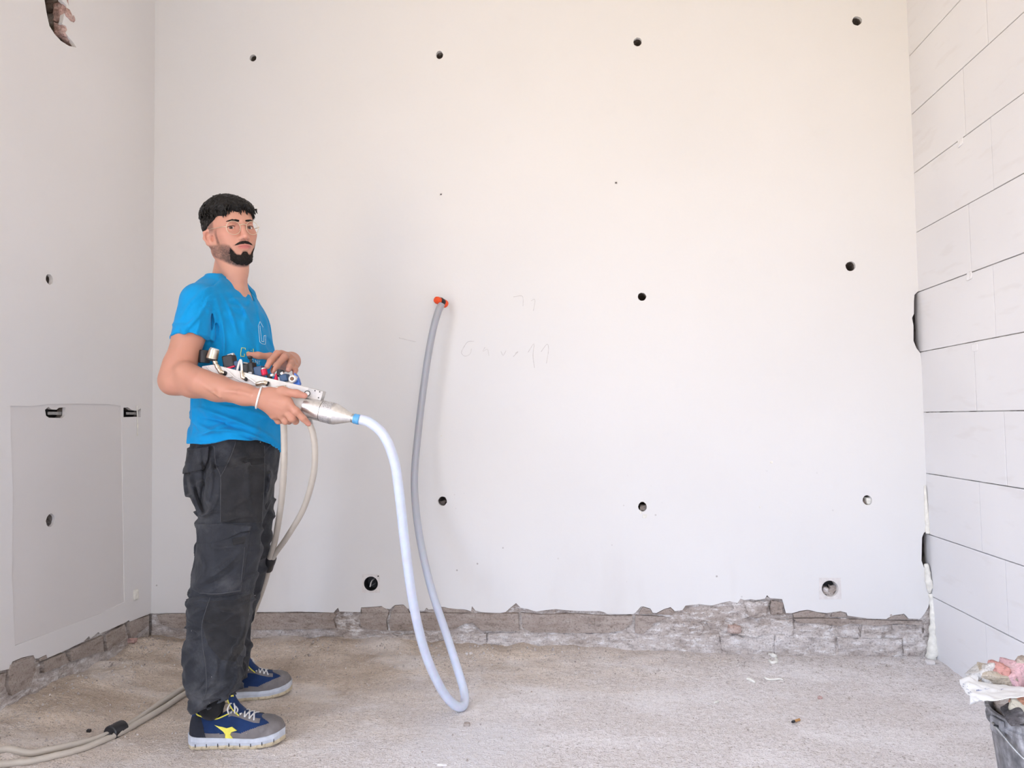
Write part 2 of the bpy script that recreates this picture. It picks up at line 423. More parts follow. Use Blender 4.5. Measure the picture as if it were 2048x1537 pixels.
# rough strip of broken masonry along the foot of the back wall
def rough_strip(name, p0, p1, z0, z1, nrm, amp, mat, parent, step=0.008, seed=1, bulge=0.0):
    p0 = np.array(p0, float); p1 = np.array(p1, float); Ln = np.linalg.norm(p1 - p0)
    na, nb = max(3, int(Ln / step)), max(3, int((z1 - z0) / step))
    S, T = np.meshgrid(np.linspace(0, 1, na), np.linspace(0, 1, nb), indexing='ij')
    base = p0[None, None] + (p1 - p0)[None, None] * S[..., None]; base[..., 2] = z0 + (z1 - z0) * T
    h = fbm(base * np.array([9, 9, 16]), 4, seed) * amp + fbm(base * np.array([45, 45, 60]), 3, seed + 3) * amp * 0.45
    h = h + bulge * (1 - T) ** 2
    base = base + np.array(nrm)[None, None] * h[..., None]
    i, j = np.meshgrid(np.arange(na - 1), np.arange(nb - 1), indexing='ij'); q = (i * nb + j).ravel()
    return npmesh(name, base.reshape(-1, 3), np.stack([q, q + nb, q + nb + 1, q + 1], -1), mat, parent)
rough_strip('broken_base', (XL, YB + 0.012, 0), (XR, YB + 0.012, 0), -0.03, 0.25, (0, -1, 0), 0.016, M_ROUGH, wall_back, step=0.006, seed=4, bulge=0.016)

# grey adhesive slabs left where the skirting tiles were
slabs = [[(312,1231),(330,1229),(668,1227),(671,1232),(666,1240),(672,1258),(560,1260),(420,1259),(345,1257),(322,1250)],
 [(722,1226),(776,1227),(772,1243),(774,1261),(735,1260),(722,1253),(719,1240)],
 [(783,1227),(900,1228),(1036,1228),(1039,1262),(962,1263),(950,1252),(945,1246),(928,1249),(908,1260),(880,1262),(780,1262),(779,1250)],
 [(1043,1227),(1080,1231),(1150,1229),(1208,1232),(1216,1233),(1264,1232),(1266,1245),(1246,1262),(1215,1267),(1140,1267),(1062,1266),(1045,1256)],
 [(1271,1232),(1329,1234),(1328,1240),(1308,1247),(1298,1258),(1283,1270),(1270,1266)],
 [(1586,1238),(1640,1238),(1700,1240),(1770,1242),(1845,1243),(1838,1251),(1792,1248),(1750,1252),(1700,1247),(1680,1254),(1640,1247),(1600,1247)]]
for s_ in slabs:
    pts = [B(x + random.uniform(-1, 1), y + random.uniform(-.6, .6), -0.006) for x, y in s_]
    prism('mortar_slab', pts, (0, 1, 0), 0.03, M_MORTAR, wall_back)
# thin pale flakes where the plaster tore off above the slabs
flakes = [[(722,1217),(738,1216),(764,1214),(778,1222),(776,1227),(724,1226)],[(790,1212),(807,1211),(815,1219),(818,1226),(782,1226)],[(879,1216),(889,1216),(930,1221),(942,1226),(880,1226)],
 [(1281,1222),(1286,1215),(1300,1219),(1305,1228),(1278,1230)],[(1312,1229),(1330,1219),(1342,1217),(1349,1225),(1345,1231)],[(1586,1229),(1602,1224),(1616,1222),(1652,1229),(1650,1236),(1588,1236)],[(1664,1228),(1682,1225),(1692,1229),(1692,1235),(1662,1235)],[(1773,1240),(1786,1233),(1807,1230),(1816,1240)]]
for s_ in flakes:
    prism('mortar_flake', [B(x, y, -0.001) for x, y in s_], (0, 1, 0), 0.02, M_MORTAR, wall_back)
# bricks of the lowest course
def rough_brick(c, s, amp, mat, parent, name='brick', seed=0, CUTS=9):
    bm = bmesh.new(); bmesh.ops.create_cube(bm, size=1.0)
    bmesh.ops.subdivide_edges(bm, edges=bm.edges[:], cuts=CUTS, use_grid_fill=True)
    P = np.array([v.co[:] for v in bm.verts]) * np.array(s)
    r_ = 0.004; inner = np.clip(P, -np.array(s) / 2 + r_, np.array(s) / 2 - r_); dlt = P - inner
    P = inner + dlt / (np.linalg.norm(dlt, axis=1)[:, None] + 1e-9) * np.minimum(np.linalg.norm(dlt, axis=1), r_)[:, None]
    W = P + np.array(c)
    D = np.stack([fbm(W * 22, 3, seed + k * 7) for k in range(3)], -1) * amp + np.stack([fbm(W * 80, 2, seed + 40 + k) for k in range(3)], -1) * amp * 0.4
    for v, p in zip(bm.verts, W + D): v.co = p
    return bm_obj(name, bm, mat, parent, True)
bx = XL + 0.9; k = 0
while bx < XR - 0.02:
    w = random.uniform(0.20, 0.27); w = min(w, XR - bx)
    if w > 0.06:
        z1 = random.uniform(0.075, 0.10) - 0.02 * sstep(0.3, 1.2, bx) * 0
        rough_brick((bx + w / 2, YB + 0.040 - random.uniform(0, 0.008), z1 / 2 - 0.012), (w - 0.004, 0.07, z1 + 0.02), 0.016, M_BRICKGREY if random.random() < 0.6 else M_ROUGH, wall_back, seed=k * 13, CUTS=20)
    bx += w; k += 1
# single lumps: torn masonry block in the notch, brick ends
rough_brick(B(1512, 1217, 0.012), (0.10, 0.05, 0.055), 0.016, M_ROUGH, wall_back, 'loose_stone', 77)
rough_brick(B(1551, 1215, 0.014), (0.05, 0.05, 0.05), 0.012, M_MORTAR, wall_back, 'loose_stone', 78)
rough_brick(B(1468, 1256, 0.004), (0.05, 0.05, 0.032), 0.008, M_BRICKRED, wall_back, 'brick', 79)
rough_brick(B(1182, 1240, 0.006), (0.04, 0.03, 0.032), 0.016, M_MORTAR, wall_back, 'foam_lump', 80)
rough_brick(B(1420, 1225, 0.03), (0.20, 0.05, 0.07), 0.018, M_ROUGH, wall_back, 'loose_stone', 81)
for x in range(1350, 1850, 62):
    rough_brick(B(x + 25, 1252 + 6 * random.random(), 0.034), (random.uniform(.10, .16), 0.06, random.uniform(.05, .085)), 0.016, random.choice([M_ROUGH, M_ROUGH, M_BRICKGREY]), wall_back, 'loose_stone', 90 + x, 14)

# loose fillings in the lower holes, faint pencil writing, wall plugs
M_PENCIL = plain('faint_pencil', (0.66, 0.64, 0.625), 0.8, bump=0)
for x, y, mt, dd in [(1285, 1016, M_MORTAR, 0.03), (1737, 1002, M_FOAM, 0.02), (1731, 1004, M_MORTAR, 0.03), (885, 1008, M_MORTAR, 0.055), (1275, 78, M_MORTAR, 0.04), (879, 104, M_BRICKGREY, 0.03)]:
    rough_brick(B(x, y, dd + 0.012), (0.028, 0.03, 0.026), 0.010, mt, wall_back, 'hole_filling', x)
strokes = [[(948,683),(936,684),(928,694),(923,706),(930,713),(940,708),(943,698)],[(970,695),(966,703),(975,699),(978,712)],[(1002,703),(1006,711),(1012,702)],[(1030,707),(1036,704),(1026,714)],
 [(1056,705),(1068,688),(1066,712),(1069,736)],[(1082,704),(1094,689),(1097,700),(1093,727)],[(1027,594),(1045,593),(1046,613)],[(1062,602),(1070,600),(1067,622)],[(798,676),(822,682),(832,684)]]
for s_ in strokes:
    tube('pencil_mark', spline([B(x, y, -0.0004) for x, y in s_], 5), 0.0012, M_PENCIL, wall_back, 6)
for x, y in [(882, 389), (1232, 366)]:
    wp = empty('wall_plug', B(x, y), 'small grey screw plug in the back wall, %s' % ('above the orange hose nozzle' if x < 1000 else 'in the middle of the bare plaster'), 'wall plug', 'small screw plugs')
    lathe('collar', B(x, y, 0.004), B(x, y, -0.002), [(0, 0.0075), (0.7, 0.0075), (1, 0.0065), (1, 0.004), (0.2, 0.004)], M_BOXGREY, wp, 14)
    lathe('screw', B(x, y, 0.004), B(x, y, -0.0035), [(0, 0.0032), (0.8, 0.0032), (1, 0.002)], M_DARK, wp, 10)
# foot scratches and splashes on the plaster
for x, y, r in [(1543, 925, 0.006), (1289, 1033, 0.009), (1281, 1026, 0.005), (883, 872, 0.003), (1520, 1015, 0.003)]:
    rough_brick(B(x, y, 0.0), (r * 2, 0.006, r * 1.8), r * 0.35, M_FOAM, wall_back, 'foam_speck', int(x))

# ---- flush round socket boxes in the back wall
M_COPPER = plain('cable_sheath', (0.10, 0.10, 0.11), 0.5)
def socket_box(x, y, r, label, rubble):
    o = empty('socket_box', B(x, y), label, 'socket box', 'round socket boxes in the back wall')
    c = B(x, y); rr = r * K
    lathe('cup', c + [0, 0.055, 0], c + [0, -0.001, 0], [(0, rr * 0.9), (0.02, rr * 0.92), (1, rr * 0.96), (1, rr * 1.0), (0.0, rr * 0.99)], M_BOXGREY if rubble else M_DARK, o, 28, caps=False)
    lathe('cup_bottom', c + [0, 0.06, 0], c + [0, 0.054, 0], [(0, rr), (1, rr)], M_DARK, o, 28)
    s = r * K * 1.28
    sq = [c + np.array([u * s, -0.0012, v * s]) for u, v in ((-1, -1), (1, -0.97), (1, 1), (-0.98, 1))]
    prism('filler_square', sq, (0, 1, 0), 0.002, M_BOXGREY, o, [ring(c + [0, -0.0012, 0], rr * 1.0, 28)])
    if rubble:
        for kx, kz, mm in ((-0.35, -0.35, M_ROUGH), (0.3, -0.5, M_MORTAR), (0.05, -0.75, M_ROUGH), (0.55, -0.05, M_MORTAR)):
            rough_brick(c + [kx * rr, 0.03, kz * rr], (rr * 0.75, 0.03, rr * 0.7), 0.008, mm, o, 'rubble_piece', int(100 * kx) + 300)
    else:
        tube('cable', spline([c + [0.002, 0.05, 0.012], c + [-0.002, 0.015, 0.006], c + [-0.004, -0.002, -0.014]], 6), 0.0028, M_BOXGREY, o, 8)
        tube('cable', spline([c + [0.008, 0.05, 0.004], c + [0.012, 0.02, -0.004], c + [-0.012, 0.012, -0.016]], 6), 0.0024, M_COPPER, o, 8)
        lathe('screw_post', c + [rr * 1.05, 0.004, rr * 1.05], c + [rr * 1.05, -0.003, rr * 1.05], [(0, 0.004), (1, 0.003)], M_DARK, o, 8)
socket_box(742, 1168, 14.5, 'empty round socket box with a loose cable end, left of the looped hose', False)
socket_box(1660, 1178, 16.0, 'round socket box choked with rubble, in the right of the back wall', True)

# ---- left wall: plaster coat with filler panel, broken crater and boxes
left_low = [(-40,1358),(0,1343),(18,1339),(25,1324),(44,1316),(67,1311),(70,1318),(76,1318),(93,1310),(95,1317),(128,1303),(167,1284),(178,1273),(181,1278),(197,1265),(200,1268),(221,1259),(253,1245),(257,1241),(260,1244),(300,1228)]
crater = [(86,-60),(89,0),(94,30),(99,52),(109,68),(122,82),(138,92),(153,95),(146,84),(137,74),(131,66),(135,60),(133,52),(124,48),(126,42),(128,30),(134,22),(133,10),(124,2),(122,-60)]
boxL = [[(90,820),(97,814),(103,819),(113,820),(118,816),(131,815),(130,832),(124,837),(98,836),(92,832)],[(247,816),(256,815),(264,821),(275,822),(282,817),(281,835),(276,834),(247,835)]]
panel = [(21,812),(60,813),(96,809),(150,808),(215,809),(241,812),(244,845),(245,950),(248,1100),(249,1205),(200,1228),(110,1262),(30,1292),(24,1150),(26,980),(22,880)]
holesL_px = [(99,559,10.5,0.66),(101,1041,13,0.72)]
KL = 1.0
def ringL(x, y, r, sq, dx=0.0):
    a = L(x, y, dx); b = L(x, y - r, dx); rad = abs(b[2] - a[2])
    return ring(a, rad, 20, 0.06, ax=(0, 1, 0), az=(0, 0, 1), squash=1.0)
lo = [L(*q) for q in left_low]
YW = 1.0
outL = [np.array([XL, YW, lo[0][2]])] + lo + [np.array([XL, YB + 0.02, lo[-1][2]]), np.array([XL, YB + 0.02, ZC + 0.05]), np.array([XL, YW, ZC + 0.05])]
coreL = [np.array([XL - 0.016, YW, -0.08]), np.array([XL - 0.016, YB + 0.1, -0.08]), np.array([XL - 0.016, YB + 0.1, ZC]), np.array([XL - 0.016, YW, ZC])]
wall_left = prism('wall_left', coreL, (-1, 0, 0), 0.10, M_MASONRY, None, [[L(x, y, 0.016) for x, y in crater]] + [ringL(x, y, r * 0.96, s, 0.016) for x, y, r, s in holesL_px] + [[L(x, y, 0.016) for x, y in b] for b in boxL])
tag(wall_left, 'left wall with white plaster coat, greyer filled panel and broken foot', None, None, 'structure')
prism('plaster_coat', outL, (-1, 0, 0), 0.016, M_PLASTER_L, wall_left, [[L(x, y) for x, y in crater], [L(x, y) for x, y in panel]] + [ringL(*q) for q in holesL_px[:1]] + [[L(x, y) for x, y in boxL[1]]])
prism('filler_panel', [L(x, y, 0.0035) for x, y in panel], (-1, 0, 0), 0.012, M_FILLER, wall_left, [[L(x, y, 0.0035) for x, y in boxL[0]], ringL(*holesL_px[1], 0.0035)] )
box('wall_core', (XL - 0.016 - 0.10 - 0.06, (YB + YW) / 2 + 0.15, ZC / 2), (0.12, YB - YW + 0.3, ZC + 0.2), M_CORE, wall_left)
# the wide balcony opening in the left wall, beside the photographer
box('wall_panel', (XL - 0.12, (YW + YF) / 2, (WZ1 + ZC) / 2), (0.24, YW - YF + 0.0, ZC - WZ1), M_PLASTER_L, wall_left)
box('wall_panel', (XL - 0.12, YF + 0.05, WZ1 / 2), (0.24, 0.5, WZ1), M_PLASTER_L, wall_left)
rough_strip('broken_base', (XL - 0.012, 1.4, 0), (XL - 0.012, YB, 0), -0.03, 0.25, (1, 0, 0), 0.010, M_ROUGH, wall_left, seed=14, bulge=0.012)
slabsL = [[(24,1331),(66,1314),(71,1340),(62,1372),(24,1392),(17,1366)],[(88,1325),(130,1306),(138,1326),(90,1346)],[(142,1302),(206,1272),(207,1303),(144,1324)],[(212,1272),(250,1249),(252,1277),(216,1302)],[(258,1246),(298,1231),(298,1252),(263,1280)],[(-40,1362),(12,1346),(8,1380),(-40,1420)]]
for s_ in slabsL:
    prism('mortar_slab', [L(x + random.uniform(-1, 1), y + random.uniform(-1, 1), -0.006) for x, y in s_], (-1, 0, 0), 0.03, M_MORTAR, wall_left)
prism('mortar_flake', [L(x, y, -0.001) for x, y in [(25,1327),(46,1317),(67,1312),(70,1322),(30,1338)]], (-1, 0, 0), 0.02, M_MORTAR, wall_left)
prism('mortar_flake', [L(x, y, -0.001) for x, y in [(78,1319),(92,1311),(95,1318),(80,1324)]], (-1, 0, 0), 0.02, M_MORTAR, wall_left)
# broken hollow bricks inside the crater
M_BRICKPINK = masonry_mat('broken_pink_brick', (0.52, 0.33, 0.29), (0.66, 0.48, 0.44), 0.25)
for x, y, sx, sy, sz, mt, dd in [(124,30,0.04,0.05,0.075,M_BRICKPINK,0.03),(128,64,0.04,0.05,0.045,M_BRICKPINK,0.018),(112,8,0.07,0.05,0.06,M_CORE,0.06),(132,16,0.03,0.05,0.10,M_BRICKPINK,0.016),(144,90,0.05,0.06,0.02,M_BRICKPINK,0.03),(118,-25,0.05,0.08,0.08,M_BRICKPINK,0.06)]:
    rough_brick(L(x, y, dd), (sx, sy, sz), 0.012, mt, wall_left, 'broken_brick', x * 3 + y)
# remains of two flush boxes
M_STEEL = plain('dull_steel', (0.42, 0.42, 0.41), 0.4, 0.8, var=0.2)
for i, (bp, lb) in enumerate(zip(boxL, ('broken flush box with dark steel remains, left of the two in the left wall', 'broken flush box with a strip of tape, nearest the left corner'))):
    cx_, cy_ = sum(p[0] for p in bp) / len(bp), sum(p[1] for p in bp) / len(bp)
    o = empty('flush_box', L(cx_, cy_), lb, 'socket box', 'flush boxes in the left wall')
    c = L(cx_, cy_, 0.03)
    q = [L(x, y, 0.05) for x, y in bp]; prism('back_plate', q, (-1, 0, 0), 0.004, M_DARK, o)
    a, b = L(bp[0][0] + 5, cy_ + 4, 0.02), L(bp[6][0] - 4, cy_ + 2, 0.02)
    box('metal_strip', (a + b) / 2, (0.004, np.linalg.norm(b - a), 0.012), M_STEEL, o, 0.001)
    box('metal_strip', (a + b) / 2 + [0.006, 0, -0.02], (0.004, np.linalg.norm(b - a) * 0.9, 0.006), M_STEEL, o, 0.001)
    if i: tube('tape_strip', [L(274, 812, -0.002), L(275, 842, -0.002), L(275, 872, -0.002)], 0.0022, M_FOAM, o, 6)
tube('old_stain', spline([L(274, 838, -0.0006), L(276, 850, -0.0006), L(275, 868, -0.0006)], 4), 0.0016, M_FOAM, wall_left, 6)
rough_brick(L(271, 1189, 0.0), (0.012, 0.03, 0.045), 0.006, M_FOAM, wall_left, 'foam_drip', 401)

# sampling portals exactly in the two openings (they emit nothing themselves)
for nm, loc, rot, sx, sy in (('opening_portal', ((OX0 + OX1) / 2, YF, (OZ0 + OZ1) / 2), (math.radians(90), 0, 0), OX1 - OX0, OZ1 - OZ0), ('opening_portal', (XL - 0.02, (YW + YF + 0.3) / 2, WZ1 / 2), (math.radians(90), 0, math.radians(-90)), YW - YF - 0.3, WZ1)):
    ld = bpy.data.lights.new(nm, 'AREA'); ld.shape = 'RECTANGLE'; ld.size = sx; ld.size_y = sy; ld.cycles.is_portal = True
    lo_ = bpy.data.objects.new(nm, ld); COL.objects.link(lo_); lo_.location = loc; lo_.rotation_euler = rot
# ---- right wall of big aerated concrete blocks
wall_right = box('wall_right', (XR + 0.16, (YB + YF) / 2, ZC / 2 - 0.05), (0.30, YB - YF + 0.5, ZC + 0.1), M_JOINT)
tag(wall_right, 'right wall of large white aerated concrete blocks with thin joints', None, None, 'structure')
zj = [-0.02, 0.2585, 0.516, 0.7725, 1.0305, 1.2875, 1.545, 1.8015, 2.059, 2.3165, 2.574, 2.8315, 3.089, 3.346]
vj = [(1973,1300),(2013,1190),(1961,1030),(2011,900),(1950,750),(1985,535),(1938,430),(1982,260),(1925.5,141),(1974,50),None,None,None]
bl = 0.62
yj_prev = [R_(*q)[1] if q else None for q in vj]
for i in range(13):
    y0 = yj_prev[i] if yj_prev[i] is not None else yj_prev[i - 2] if i - 2 >= 0 and yj_prev[i - 2] else 2.6
    if yj_prev[i] is None: yj_prev[i] = y0
    cuts = [YB + 0.05, y0]
    while cuts[-1] > YF: cuts.append(cuts[-1] - bl)
    for c0, c1 in zip(cuts[1:], cuts[:-1]):
        g = 0.0035
        bm = bmesh.new()
        box_bm(bm, (XR + 0.05 + random.uniform(-.0008, .0008), (c0 + c1) / 2, (zj[i] + zj[i + 1]) / 2), (0.10, c1 - c0 - g, zj[i + 1] - zj[i] - g), None, 0.0016)
        bm_obj('block', bm, M_BLOCK, wall_right)
# smears of joint mortar
for x, y in [(1921, 285), (1938, 552), (1950, 695)]:
    rough_brick(R_(x, y, -0.001), (0.006, 0.035, 0.03), 0.006, M_BLOCK, wall_right, 'mortar_smear', x)

# ================================================================ THE HOSE, THE NOZZLE AND THE SUPPLY LINES
def hose_mat(name, c, rough=0.3, sub=0.25, fill=False):
    t = NT(name, rough, 0, 0.5)
    n = t.noise(25, 3); k = t.mix(t.ramp(n, 0.35, 0.65), tuple(x * 0.93 for x in c), c)
    if fill: k = t.mix(t.ramp(t.math('MULTIPLY', t.xyz(1), 0.2), 0.56, 0.635), k, (0.40, 0.41, 0.445))      # white foam has filled the hose only part of the way to the wall
    t.col(k)
    t.b.inputs['Subsurface Weight'].default_value = sub; t.b.inputs['Subsurface Scale'].default_value = 0.01
    t.bump(t.noise(60, 3), 0.08, 0.002); return t.m
M_HOSE = hose_mat('milky_clear_hose', (0.64, 0.70, 0.83), fill=True)
M_HOSE_BEIGE = hose_mat('beige_air_hose', (0.56, 0.51, 0.44), 0.45, 0.0)
M_TAPE = plain('black_tape', (0.025, 0.025, 0.028), 0.35)
M_ORANGE = plain('orange_plastic', (0.85, 0.09, 0.02), 0.4, var=0.06, bump=0.05)
M_ALU = plain('brushed_aluminium', (0.72, 0.70, 0.68), 0.32, 0.85, var=0.10, scale=90, bump=0.1)
M_PVC = plain('white_pvc', (0.80, 0.79, 0.76), 0.35, var=0.04, bump=0.03)
M_BRASS = plain('nickel_brass', (0.62, 0.55, 0.44), 0.28, 0.9, var=0.15)
M_BEAM = plain('pale_painted_bar', (0.74, 0.71, 0.67), 0.45, 0.0, var=0.06, bump=0.05)
M_RED = plain('red_anodised', (0.62, 0.02, 0.07), 0.3, 0.2, var=0.1)
M_BLUE = plain('blue_anodised', (0.03, 0.13, 0.50), 0.3, 0.2, var=0.1)
M_NAVY = plain('dark_blue_plastic', (0.02, 0.06, 0.14), 0.35, var=0.2)
def P(x, y, Y): return atY(x, y, Y)

hose = spline([P(719,839,2.255), P(740,846,2.255), P(768,872,2.26), P(789,925,2.28), P(800,1000,2.31), P(810,1090,2.36), P(826,1205,2.43), P(850,1305,2.52),
               P(882,1378,2.60), P(908,1410,2.64), atZ(926,1413,0.016), P(929,1388,2.735), P(917,1345,2.80), P(893,1270,2.90), P(866,1190,2.99), P(846,1110,3.07),
               P(833,1030,3.13), P(829,950,3.17), P(838,850,3.20), P(852,740,3.215), P(865,665,3.225), P(876,625,3.235), P(883,609,3.25)], 10)
hz = np.maximum(hose[:, 2], floor_z(hose[:, 0], hose[:, 1]) + 0.0135)
hose[:, 2] = hz
ho = empty('grout_hose', hose[len(hose) // 2], 'milky blue hose looping from the hand tool over the floor to the wall nozzle', 'hose')
tube('hose_tube', hose, 0.0155, M_HOSE, ho, 20)

nz = empty('wall_nozzle', B(882, 604), 'orange and black hose nozzle pushed into a drilled hole', 'nozzle')
c0 = B(883, 606); 
lathe('orange_cap', P(871, 599, 3.235), P(881, 604, 3.262), [(0, 0.006), (0.05, 0.013), (0.3, 0.0165), (0.8, 0.0165), (1, 0.014)], M_ORANGE, nz, 20)
lathe('black_collar', P(879, 603, 3.255), P(887, 607, 3.275), [(0, 0.0175), (0.2, 0.0185), (0.8, 0.0185), (1, 0.016)], M_DARK, nz, 20)
lathe('orange_flange', P(886, 606, 3.27), P(891, 609, 3.285), [(0, 0.0165), (0.5, 0.0185), (1, 0.017)], M_ORANGE, nz, 20)
lathe('insert_tube', P(884, 606, 3.27), B(882, 604, 0.08), [(0, 0.013), (1, 0.013)], M_DARK, nz, 16)

# two beige lines from the tool, taped together, over the floor to the left
def on_floor(pts, r):
    pts = np.array(pts); pts[:, 2] = np.maximum(pts[:, 2], floor_z(pts[:, 0], pts[:, 1]) + r * 0.95); return pts
def F(x, y, z=0.012): return atZ(x, y, z)
lineA = [P(566,835,2.30), P(568,870,2.32), P(568,930,2.36), P(563,1000,2.45), P(552,1072,2.58), P(539,1120,2.68), P(524,1165,2.76), P(505,1218,2.83), P(480,1270,2.88), P(450,1315,2.90), F(415,1352), F(372,1374), F(320,1408), F(268,1444), F(228,1466), F(150,1492), F(70,1513), F(-40,1538), np.array([-1.88, 1.72, 0.012]), np.array([-1.80, 0.9, 0.012])]
lineB = [P(618,846,2.27), P(626,868,2.28), P(630,905,2.31), P(626,955,2.37), P(606,1020,2.47), P(572,1078,2.58), P(545,1118,2.68), P(529,1168,2.765), P(510,1220,2.835), P(487,1275,2.875), P(462,1320,2.885), F(425,1362), F(374,1386), F(325,1418), F(272,1449), F(233,1470), F(152,1503), F(70,1526), F(-40,1556), np.array([-1.85, 1.70, 0.012]), np.array([-1.76, 0.9, 0.012])]
lA = on_floor(spline(lineA, 8), 0.0095); lB = on_floor(spline(lineB, 8), 0.0095)
sa = empty('air_line', lA[0], 'beige supply line hanging straight down beside the blue shirt hem', 'hose', 'beige supply lines of the hand tool')
tube('line_tube', lA, 0.0105, M_HOSE_BEIGE, sa, 14)
sb = empty('air_line', lB[0], 'beige supply line bowing out in a curve below the gripping hand', 'hose', 'beige supply lines of the hand tool')
tube('line_tube', lB, 0.0100, M_HOSE_BEIGE, sb, 14)
def tape(a, b, r, name, label, flap):
    o = empty(name, (a + b) / 2, label, 'tape', 'black tape wraps on the supply lines')
    d = b - a
    lathe('wrap', a, b, [(0, r * 0.9), (0.05, r), (0.45, r * 1.05), (0.5, r * 1.0), (0.95, r * 1.04), (1, r * 0.92)], M_TAPE, o, 18)
    bmf = [b + [0, -r, 0], b + [0.012, -r - 0.004, 0.006], b + [0.02, -r - 0.002, -0.006], b + [0.004, -r, -0.012]] if flap else None
    if flap:
        q = spline([(a + b) / 2 + np.array([0.0, -r * 0.9, -r * 0.2]), (a + b) / 2 + np.array([0.006, -r * 1.5, 0.004]), (a + b) / 2 + np.array([-0.008, -r * 1.9, -0.004])], 4)
        tube('loose_end', q, 0.007, M_TAPE, o, 8)
    return o
iA = lambda t, arr: arr[int(t * (len(arr) - 1))]
tape((P(541,1114,2.675) + P(546,1116,2.68)) / 2, (P(533,1138,2.72) + P(537,1140,2.72)) / 2, 0.0185, 'tape_wrap', 'black tape binding the two lines in front of the far knee', False)
tape(F(246, 1456, 0.015), F(219, 1470, 0.015), 0.026, 'tape_wrap', 'black tape with a loose end around the lines on the floor', True)

# ================================================================ THE HAND TOOL (injection gun with valve bar)
TY = 2.262
def T(x, y, off=0.0): return atY(x, y, TY + off)
PX = TY / FPX                        # metres per pixel on the tool's plane
gun = empty('injection_gun', T(600, 815), 'aluminium injection gun with white barrel and a pale bar of valves', 'hand tool')
ax0, ax1 = T(520, 794, 0.0), T(703.5, 836.5, -0.01)
axd = (ax1 - ax0); 
def AX(px):                          # point on the barrel axis by photo column
    return ax0 + axd * ((px - 520) / (703.5 - 520))
lathe('barrel', AX(520), AX(614), [(0, 0.028), (0.02, 0.030), (1, 0.030)], M_PVC, gun, 32)
lathe('front_housing', AX(611), AX(645), [(0, 0.030), (0.03, 0.0325), (0.5, 0.0328), (1, 0.0328)], M_ALU, gun, 36)
lathe('joint_ring', AX(644.5), AX(646), [(0, 0.0318), (1, 0.0318)], M_DARK, gun, 36)
M_SCRATCH = NT('scuffed_aluminium', 0.4, 0.8); _v = M_SCRATCH.noise(420, 4, 0.8); M_SCRATCH.col(M_SCRATCH.mix(M_SCRATCH.ramp(_v, 0.42, 0.5), (0.30, 0.30, 0.33), (0.72, 0.71, 0.72))); M_SCRATCH = M_SCRATCH.m
nose = lathe('nose_cone', AX(646), AX(704), [(0, 0.0328), (0.44, 0.0330), (0.46, 0.0325), (0.98, 0.0135), (1, 0.0130)], M_ALU, gun, 36)
nose.data.set_sharp_from_angle(angle=math.radians(12))
lathe('printed_sleeve', AX(647), AX(667), [(0, 0.0336), (1, 0.0338)], M_SCRATCH, nose, 36, caps=False)
lathe('hose_collar', AX(703), AX(709), [(0, 0.0125), (0.3, 0.0140), (1, 0.0140)], M_STEEL, gun, 24)
lathe('hose_clamp', AX(708), AX(719), [(0, 0.0150), (0.2, 0.0160), (0.4, 0.0152), (0.6, 0.0162), (1, 0.0155)], plain('pale_blue_clamp', (0.10, 0.34, 0.62), 0.3), gun, 24)
bar_poly = [(404,733),(425,730),(441,733),(511,751),(577,766),(632,780),(630,800),(600,797),(560,790),(523,782),(499,776),(470,767),(450,759),(428,748),(404,741)]
prism('valve_bar', [T(x, y, -0.012) for x, y in bar_poly], (0, 1, 0), 0.024, M_BEAM, gun)
def bcube(name, px, py, off, w, h, d, mat, parent, ang=0.0, bev=0.002):
    return box(name, T(px, py, off), (w * PX, d, h * PX), mat, parent, bev, Matrix.Rotation(-ang, 3, 'Y') if ang else None)
brk = prism('bracket', [T(x, y, -0.014) for x, y in [(617,776),(623,778),(646,783.5),(641,801),(611,797)]], (0, 1, 0), 0.028, plain('grey_bracket', (0.56, 0.54, 0.52), 0.5, var=0.08), gun)
for x, y in [(630, 782), (639.5, 784.3), (637, 796)]:
    lathe('screw_hole', T(x, y, -0.0148), T(x, y, -0.013), [(0, 0.0021), (1, 0.0021)], M_DARK, brk, 12)
lathe('button_ring', T(614.5, 787.5, -0.020), T(614.5, 787.5, -0.012), [(0, 0.0085), (0.1, 0.0092), (1, 0.0092)], M_DARK, gun, 20)
lathe('button', T(614.5, 787.5, -0.023), T(614.5, 787.5, -0.012), [(0, 0.0060), (0.3, 0.0072), (1, 0.0072)], M_PVC, gun, 20)
# pressure regulator at the shoulder end
reg = lathe('regulator_cup', T(429, 699, -0.012), T(423.5, 719, -0.012), [(0, 0.0135), (0.05, 0.0155), (0.9, 0.0175), (1, 0.0165)], M_BRASS, gun, 26)
lathe('cup_lid', T(430, 697, -0.012), T(429, 700, -0.012), [(0, 0.0125), (0.5, 0.0145), (1, 0.0145)], M_ALU, reg, 26)
lathe('cup_shadow_ring', T(424, 717.5, -0.012), T(422.8, 722, -0.012), [(0, 0.0172), (0.6, 0.0165), (1, 0.0100)], M_DARK, reg, 26)
lathe('fitting', T(427, 719, -0.014), T(442, 747, -0.016), [(0, 0.006), (0.18, 0.006), (0.2, 0.0075), (0.34, 0.0075), (0.36, 0.0055), (0.44, 0.0055), (0.46, 0.0078), (0.66, 0.0078), (0.68, 0.0066), (0.9, 0.0066), (1, 0.0058)], M_BRASS, gun, 16)
lathe('elbow', T(441, 744, -0.016), T(449, 747, -0.010), [(0, 0.0070), (0.4, 0.0078), (0.45, 0.0068), (1, 0.0072)], M_BRASS, gun, 16)
lathe('elbow_cap', T(447, 746, -0.016), T(452, 748, -0.010), [(0, 0.0066), (1, 0.0068)], M_DARK, gun, 16)
lathe('regulator_cup', T(410, 701, 0.03), T(408, 726, 0.03), [(0, 0.016), (0.1, 0.018), (1, 0.018)], M_DARK, gun, 22)
